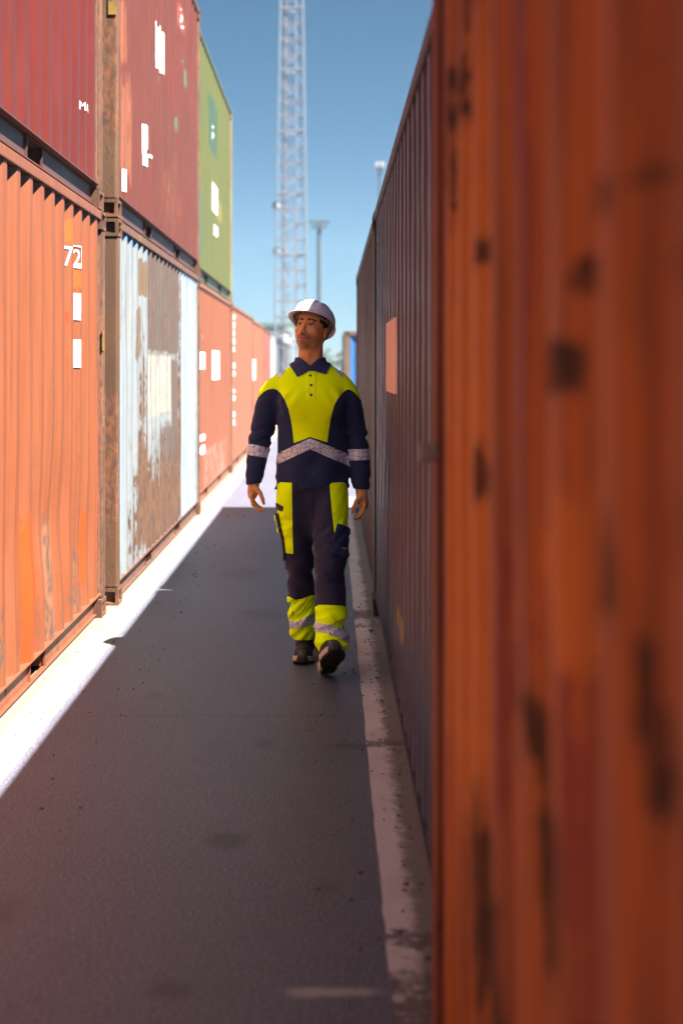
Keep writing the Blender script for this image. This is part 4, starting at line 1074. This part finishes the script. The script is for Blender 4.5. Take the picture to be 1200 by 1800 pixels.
def shirt_sdf(p):
    t, aL, aR, nk = shirt_parts(p); z = p[..., 2]
    d = smin(t, aL, .022); d = smin(d, aR, .022); d = smin(d, nk, .03); d0 = d
    d = np.maximum(d, zp(858.5) + .006*np.sin(9*p[..., 0] + 1) - z)                       # hem
    # cuffs
    d = np.where(p[..., 0] < -.22, np.maximum(d, zp(850) + .12*(p[..., 0] + .31) - z), d)
    d = np.where(p[..., 0] > .19, np.maximum(d, zp(866) - z), d)
    # open neck: keep the cloth below a slope that falls to a V in front
    fr = np.clip((p[..., 1] + .02)/-.06, 0, 1); ax = np.abs(p[..., 0] + .010)
    lim = zp(630) - fr*np.clip(.082 - ax*1.15, .0, .082)
    d = np.maximum(d, z - lim)
    # hollow inside so that the neck opening and cuffs read as cloth edges
    return np.maximum(d, -(d0 + .0075))

def polo(root):
    V, Q = mesh_sdf(shirt_sdf, (-.40, -.22, .86), (.37, .24, 1.70), .0042)
    T = tris_of(Q); pp = proj(V)
    yel = polyd(pp, [(430, 716), (444, 707), (455, 697), (463, 689), (471, 684.5), (480, 683), (487, 685), (494, 692), (500.5, 703), (506.5, 718), (511.5, 738), (514.5, 760), (516.5, 779), (545, 768), (575, 777.5), (577.5, 758), (581, 735),
                     (587, 713), (594, 700), (601, 691.5), (609, 684.5), (616, 685), (623, 690), (632, 701), (655, 722), (655, 600), (430, 600)])
    collar = polyd(pp, [(519, 600), (519, 624), (509, 634), (511, 645), (522.5, 663), (533, 658), (543.5, 652), (546, 652.5), (553, 652.5), (573, 658.5), (579.5, 645), (580.5, 634), (572, 624), (572, 600)])
    t, aL, aR, nk = shirt_parts(V); arm = np.minimum(aL, aR)
    N = vnormals(V, T)
    # two-colour shell: cut exactly along the seams, both colours in the one garment
    VN = np.concatenate([V, N], 1)
    def split6(VN, T, val):
        tmp, Tp, Tn = split(VN[:, :3], T, val)
        # normals for the new vertices by nearest original along the cut
        extra = len(tmp) - len(VN)
        if extra:
            new = tmp[len(VN):]; m_ = np.abs(val) < .5*max(1.0, np.percentile(np.abs(val), 5)); 
            cand = np.unique(np.concatenate([Tp.ravel(), Tn.ravel()])); cand = cand[cand < len(VN)]
            cand = cand[np.abs(val[cand]) < LIM]
            idx = np.empty(extra, int)
            for s in range(0, extra, 400):
                dd = ((new[s:s+400, None, :] - VN[cand][None, :, :3])**2).sum(-1); idx[s:s+400] = cand[dd.argmin(1)]
            VN = np.concatenate([VN, np.concatenate([new, VN[idx, 3:]], 1)])
        return VN, Tp, Tn
    LIM = 8.0
    V2, Ty, Tn = split(V, T, yel)
    allT = np.concatenate([Ty, Tn]); mi = np.concatenate([np.ones(len(Ty), int), np.zeros(len(Tn), int)])
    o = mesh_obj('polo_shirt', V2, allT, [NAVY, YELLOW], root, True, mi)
    def layer(name, field, off, th, mat, par=o):
        VN2, Tp, _ = split6(VN, T, field)
        if len(Tp): return patch_obj(name, VN2[:, :3], Tp, VN2[:, 3:], off, th, mat, par)
    front = np.where(N[:, 1] < .5, 50.0, -50.0)
    outer = np.where(((t - 0 > -.0045) | (arm > -.0045)) , 50.0, 50.0)
    tor = (arm - t)*400
    out_s = (np.minimum(np.minimum(t, arm), nk) + .0035)*3000     # outer skin only
    band = polyd(pp, [(470, 805), (487, 797.5), (545, 770.5), (612, 798), (625, 803), (625, 825), (612, 819), (545, 789.5), (487, 817), (470, 824)])
    layer('reflective_band', np.minimum(np.minimum(band, tor), out_s), .0024, .002, REFL)
    piping = polyd(pp, [(514, 781), (545, 767.3), (577, 780.5), (577, 785), (545, 772.0), (514, 786)])
    layer('reflective_band', np.minimum(np.minimum(polyd(pp, [(420, 777), (475, 787), (478, 806.5), (420, 797)]), -tor), out_s), .0024, .002, REFL)
    layer('reflective_band', np.minimum(np.minimum(polyd(pp, [(600, 790), (660, 789), (660, 808), (600, 810.5)]), -tor), out_s), .0024, .002, REFL)
    layer('shoulder_patch', np.minimum(np.minimum(polyd(pp, [(482.5, 649), (485, 640), (499, 640), (500, 646), (501, 653), (489, 666)]), front), out_s), .0024, .002, REFL)
    layer('shoulder_patch', np.minimum(np.minimum(polyd(pp, [(588, 646), (590, 640), (606, 640), (607, 651), (600.5, 664), (589, 652)]), front), out_s), .0024, .002, REFL)
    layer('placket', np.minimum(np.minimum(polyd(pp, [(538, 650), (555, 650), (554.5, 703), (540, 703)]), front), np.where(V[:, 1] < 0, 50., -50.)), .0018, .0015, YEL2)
    layer('collar', np.minimum(collar, (np.minimum(np.minimum(t, arm), nk) + .0040)*3000), .0065, .005, COLLAR)
    # black hem line seams
    BT = flat('black_button', (.015, .015, .02), .3, .1)
    for px, py in ((544.5, 658.5), (546, 675.5), (546.8, 692.5)):
        P0 = np.array(q(px, py, 0)); k = np.argmin(V[:, 1] + 1e3*np.maximum(0, (pp[:, 0] - px)**2 + (pp[:, 1] - py)**2 - 4)); P1 = V[k]
        bm = bmesh.new(); tube(bm, (P1[0], P1[1] - .0015, P1[2]), (P1[0], P1[1] - .0065, P1[2]), .0072, .0062, 16); bm_obj('button', bm, BT, o, True)

PELV = smooth_rows([lrow(952, 544, 556, 0, .03), lrow(938, 531, 566, 0, .070), lrow(915, 512, 590, 0, .098), lrow(885, 492, 607, 0, .112), lrow(850, 492, 607, 0, .112)], 20)
def tr_parts(p):
    z = p[..., 2]
    L = loft(p, LEG_L); R_ = loft(p, LEG_R)
    kz = bell(z, zp(1005), .09)
    # gathered hi-vis cuffs, knee and crotch creases
    gl = np.clip((zp(1040) - z)/.05, 0, 1)
    L = L + folds(p, 12, 55, .0100, 1.3)*gl + folds(p, 13, 40, .0085, 1.3)*kz + folds(p, 14, 75, .0055, .9)*bell(z, zp(925), .09) + folds(p, 21, 30, .004, 1.5)
    R_ = R_ + folds(p, 15, 52, .0105, 1.4)*np.clip((zp(1052) - z)/.05, 0, 1) + folds(p, 16, 40, .0085, 1.3)*bell(z, zp(1000), .09) + folds(p, 17, 75, .0055, 1.2)*bell(z, zp(935), .10) + folds(p, 22, 30, .004, 1.5)
    return L, R_
def trousers(root):
    def f(p):
        L, R_ = tr_parts(p); z = p[..., 2]
        k = np.where(z > zp(940), .020, .004)
        d = smin(L, R_, k); d = smin(d, loft(p, PELV), .025); d0 = d
        d = np.where(p[..., 1] > -.06 + 0*z, d, d)
        cutL = zp(1121) + .004*np.sin(40*p[..., 0]); cutR = zp(1146) + .012*np.sin(26*p[..., 0] + 1.2)
        lower = np.where(L < R_, L + np.maximum(0, 0), R_)
        cz = np.where(L < R_, q(530, 1122, .20)[2], q(580, 1141, -.27)[2] - .010*np.cos((p[..., 0] - .045)*35))
        d = np.maximum(d, cz - z); d = np.maximum(d, z - zp(846))
        return np.maximum(d, -(d0 + .009))
    V, Q = mesh_sdf(f, (-.26, -.40, .06), (.24, .34, 1.0), .0044)
    T = tris_of(Q); pp = proj(V); L, R_ = tr_parts(V); N = vnormals(V, T)
    isL = (R_ - L)*500
    fr = np.where(V[:, 1] < .16, 50., -50.)
    yL1 = polyd(pp, [(470, 840), (512.5, 840), (513.5, 900), (514, 940), (515.5, 974), (500, 971.5), (494, 945), (489, 920), (470, 905)])
    yR1 = polyd(pp, [(578, 840), (640, 840), (640, 938), (613, 928.5), (592, 921), (587.5, 938), (584, 905)])
    gL = polyd(pp, [(480, 1044), (508, 1049), (519, 1054.5), (530, 1053), (546, 1046.5), (566, 1046), (566, 1150), (480, 1150)])
    gR = polyd(pp, [(530, 1070), (552, 1068), (560, 1063), (575, 1063.5), (600, 1064.5), (625, 1070), (625, 1180), (530, 1180)])
    y = np.where(isL > 0, np.maximum(yL1, gL), np.maximum(yR1, gR))
    flap = polyd(pp, [(480, 883), (487, 884.5), (493, 888), (498, 890), (498, 897), (494.5, 898.5), (488, 896), (480, 892)])
    y = np.minimum(y, np.where(isL > 0, -flap, 50.))
    V2, Ty, Tn = split(V, T, y)
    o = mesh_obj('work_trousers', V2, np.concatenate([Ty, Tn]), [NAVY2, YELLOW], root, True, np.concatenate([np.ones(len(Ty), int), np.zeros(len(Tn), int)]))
    outS = (np.minimum(L, R_) + .004)*3000
    def layer(name, field, off, th, mat):
        tmp, Tp, Tn_ = split(V, T, field)
        if not len(Tp): return
        new = tmp[len(V):]; cand = np.nonzero(np.abs(field) < 12)[0]; idx = np.empty(len(new), int)
        for s in range(0, len(new), 400):
            idx[s:s+400] = cand[((new[s:s+400, None, :] - V[cand][None])**2).sum(-1).argmin(1)]
        return patch_obj(name, tmp, Tp, np.concatenate([N, N[idx]]), off, th, mat, o)
    bL = polyd(pp, [(495, 1086), (508, 1089), (514, 1091), (521, 1094), (528, 1090), (540, 1083), (552, 1079), (562, 1078), (562, 1090), (552, 1094.5), (535, 1102.5), (522, 1104.5), (508, 1104), (495, 1103)])
    bR = polyd(pp, [(540, 1092), (556, 1093.5), (575, 1097), (592, 1101), (604, 1107), (618, 1116), (618, 1134), (608, 1130), (596, 1121), (575, 1114), (556, 1110.5), (540, 1110)])
    layer('reflective_band', np.minimum(np.minimum(bL, isL), outS), .0025, .002, REFL); layer('reflective_band', np.minimum(np.minimum(bR, -isL), outS), .0025, .002, REFL)
    # thigh pockets: thick navy pouch on one leg, zipped holster flap hanging from the other
    pk = polyd(pp, [(592, 921.5), (602, 924), (614, 929), (625, 934), (625, 968), (614, 972), (608, 981), (582, 974), (584, 962), (588, 940)])
    layer('cargo_pocket', np.minimum(np.minimum(pk, -isL), outS), .011, .011, NAVY)
    pf = polyd(pp, [(591, 921.5), (625, 934), (625, 943), (589, 934)]); layer('pocket_flap', np.minimum(np.minimum(pf, -isL), outS), .0145, .004, NAVY)
    lb = polyd(pp, [(599, 962), (606, 964.5), (605, 967), (598, 964.5)]); layer('pocket_label', np.minimum(np.minimum(lb, -isL), outS), .0135, .002, flat('label_print', (.6, .6, .62), .6, .1))
    fl = flap; layer('pocket_flap', np.minimum(np.minimum(fl, isL), outS), .004, .004, NAVY2)
    hp = polyd(pp, [(478, 898), (490, 903), (494, 925), (500, 950), (503, 985), (494, 984), (488, 950)]); layer('holster_pocket', np.minimum(np.minimum(hp, isL), outS), .012, .012, NAVY2)
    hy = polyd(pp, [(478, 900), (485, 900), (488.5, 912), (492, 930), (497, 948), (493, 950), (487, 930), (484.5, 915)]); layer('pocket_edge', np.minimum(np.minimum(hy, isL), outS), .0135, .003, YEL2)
    sl = polyd(pp, [(514.5, 1074), (516.5, 1074), (513, 1082), (511.5, 1082)]); layer('seam_tape', np.minimum(np.minimum(sl, isL), outS), .002, .002, NAVY2)
    zf = polyd(pp, [(546.5, 858), (549.5, 858), (551, 915), (548.5, 915)]); layer('fly_seam', np.minimum(np.minimum(zf, outS), fr), .0022, .002, NAVY2)

def shoe(root, toe, a, b, which):
    """shoe-local axes: x across, y from heel to toe, z up off the sole"""
    BK = flat('black_mesh_fabric', (.018, .016, .018), .75, .3, 300, bump=.4); BK2 = flat('black_overlay', (.030, .026, .028), .5, .2, 60)
    WS = flat('off_white_midsole', (.62, .52, .47), .6, .08, 30); OL = flat('olive_toe_rubber', (.035, .045, .038), .55, .15, 40); LM = flat('lime_accent', (.50, .56, .03), .5, .1, 40); TR = flat('black_tread', (.03, .027, .02), .8, .2, 60)
    if which == 'L':       # planted foot, seen from the toe
        heel = np.array(q(534, 1160, .30)); heel[2] = .0; fwd = np.array([-.05, -1, 0.0]); fwd /= np.linalg.norm(fwd); pit = 0.0; heel = np.array([toe[0], toe[1] + .285, 0]) + np.array([.012, 0, 0])
    else:                  # leading foot landing on its heel, sole turned up to the camera
        heel = np.array([q(574, 1188, -.27)[0], -.215, .004]); pit = math.radians(27); fwd = np.array([.13, -math.cos(pit), math.sin(pit)]); fwd /= np.linalg.norm(fwd)
    right = np.array([1., 0, 0]); right -= fwd*(right @ fwd); right /= np.linalg.norm(right)
    if which == 'R':
        roll = math.radians(9); up0 = np.cross(fwd, right); up0 = up0 if up0[2] > 0 else -up0; right = right*math.cos(roll) + up0*math.sin(roll)
    up = np.cross(fwd, right); up = up if up[2] > 0 else -up
    Mx = np.stack([right, fwd, up])
    def loc(p): return ((p - heel) @ Mx.T)/SZ
    def world_(l): return (np.asarray(l, float)*SZ) @ Mx + heel
    s = 1 if which == 'R' else -1; SZ = 1.20 if which == 'R' else 1.10
    def foot(l, g=0.0):       # plan outline of the sole as signed distance-ish
        y = np.clip(l[..., 1], 0, .30)
        wd = np.interp(y, [0, .02, .06, .12, .17, .21, .25, .275, .295, .302], [.020, .034, .039, .036, .043, .050, .046, .036, .016, .003]) + g
        cx = s*np.interp(y, [0, .1, .2, .3], [0, -.002, -.004, .004])
        return np.maximum(np.abs(l[..., 0] - cx) - wd, np.maximum(-l[..., 1] - g, l[..., 1] - .302 - g))
    def toe_spring(y): return .018*np.clip((y - .20)/.10, 0, 1)**2
    def upper(p):
        l = loc(p); z = l[..., 2] - toe_spring(l[..., 1])
        d = ellip(l, (0, .215, .038), (.046, .082, .044)); d = smin(d, ellip(l, (0, .12, .050), (.040, .095, .050)), .02)
        d = smin(d, ellip(l, (0, .055, .060), (.037, .058, .070)), .02)
        d = smin(d, capsule(l, (0, .062, .06), (0, .060, .125), .046, .043), .02)
        d = smin(d, capsule(l, (0, .155, .072), (0, .095, .118), .026, .030), .018)   # tongue and lacing
        d = np.maximum(d, .020 - z); d = np.maximum(d, l[..., 2] - .135)
        return d
    def mid(p):
        l = loc(p); sp = toe_spring(l[..., 1]); z = l[..., 2] - sp
        th = np.interp(l[..., 1], [0, .1, .2, .3], [.036, .030, .028, .026])
        d = smax(foot(l, .004), np.abs(z - th*.5 - .006) - th*.5, .008)
        return d
    def out(p):
        l = loc(p); z = l[..., 2] - toe_spring(l[..., 1])
        d = smax(foot(l, .003), np.abs(z - .003) - .0055, .003)
        # tread lugs: chevrons and a deep arch
        gr = np.abs(np.mod(l[..., 1] + .35*np.abs(l[..., 0]), .026) - .013) - .0045
        gr = np.maximum(gr, z - .002); d = np.maximum(d, -gr*1.0)
        arch = ellip(l, (0, .115, -.004), (.028, .035, .009)); return np.maximum(d, -arch)
    lo = np.minimum(heel, world_((0, .3, .1))) - .09; hi = np.maximum(heel, world_((0, .3, .1))) + .09; hi[2] += .02
    V, Q = mesh_sdf(upper, lo, hi, .0034); o = mesh_obj('shoe', V, Q, BK, root, True)
    V, Q = mesh_sdf(mid, lo, hi, .0028); l = loc(V); me_i = None
    ms = mesh_obj('midsole', V, Q, WS, o, True)
    V, Q = mesh_sdf(out, lo, hi, .0024); mi = (loc(V[Q].mean(1))[:, 1] < .12).astype(int)
    side_ = (np.abs(loc(V[Q].mean(1))[:, 0]) > .030).astype(int)
    ot = mesh_obj('outsole', V, Q, [TR, LM], o, True, ((mi == 1) & (side_ == 1)).astype(int))
    def cap(p):
        l = loc(p); sp = toe_spring(l[..., 1]); d = ellip(l, (0, .225, .034), (.0485, .084, .0475)); d = smin(d, smax(foot(l, .0065), np.abs(l[..., 2] - sp - .016) - .019, .008), .01)
        d = np.maximum(d, -(ellip(l, (0, .215, .036), (.043, .079, .041)) + 0)); edge = .278 - .0*l[..., 0]
        d = np.maximum(d, (.272 + 9.0*l[..., 0]**2 - .35*(.05 - l[..., 2]) * 0) - l[..., 1]); d = np.maximum(d, np.abs(l[..., 0]) - .030 + .25*(l[..., 2] - .02)); return np.maximum(d, sp_l(l) )
    def sp_l(l): return (toe_spring(l[..., 1]) + .001) - l[..., 2]
    V, Q = mesh_sdf(cap, lo, hi, .0026); mesh_obj('toe_cap', V, Q, OL, o, True)
    # collar padding, laces, pull tabs, side overlays
    bm = bmesh.new()
    for i in range(24):
        a0, a1 = 2*math.pi*i/24, 2*math.pi*(i+1)/24
        A_ = world_((.043*math.cos(a0), .060 + .047*math.sin(a0), .131 + .010*max(0, math.sin(a0)))); B_ = world_((.043*math.cos(a1), .060 + .047*math.sin(a1), .131 + .010*max(0, math.sin(a1))))
        tube(bm, A_, B_, .007, .007, 8)
    bm_obj('collar_padding', bm, BK2, o, True)
    for k in range(4):
        y = .172 - .019*k; z = .082 + .0155*k; bm = bmesh.new()
        tube(bm, world_((-.026, y - .004, z - .008)), world_((0, y, z + .006)), .0028, None, 6); tube(bm, world_((0, y, z + .006)), world_((.026, y - .004, z - .008)), .0028, None, 6); bm_obj('lace', bm, BK2, o, True)
    for (x, y, z, w_, h_) in ((0, .108, .146, .006, .009), (-.020, .160, .085, .0035, .006), (.020, .160, .085, .0035, .006)):
        bm = bmesh.new(); c = Vector(world_((x, y, z)))
        m_ = Matrix([[*(Mx[:, 0])], [*(Mx[:, 1])], [*(Mx[:, 2])]]).to_4x4(); m_ = Matrix.Translation(c) @ m_
        box(bm, -w_, -.004, -h_, w_, .006, h_, .0015); bmesh.ops.transform(bm, matrix=m_, verts=bm.verts[:]); bm_obj('lime_tab', bm, LM, o)

NAVY = cloth('navy_knit', (.019, .034, .105), rough=.75, sheen=.15); NAVY2 = cloth('navy_twill', (.024, .027, .066), rough=.7, sheen=.15)
COLLAR = cloth('navy_collar_rib', (.036, .060, .17), rough=.85, sheen=.1)
YELLOW = fluorescent('hi_vis_yellow', (1.06, 1.52, .005)); YEL2 = fluorescent('hi_vis_yellow_placket', (1.08, 1.54, .015))  # dye colour raised above white to make up for weak light on the man
REFL = reflective('reflective_tape')
person()
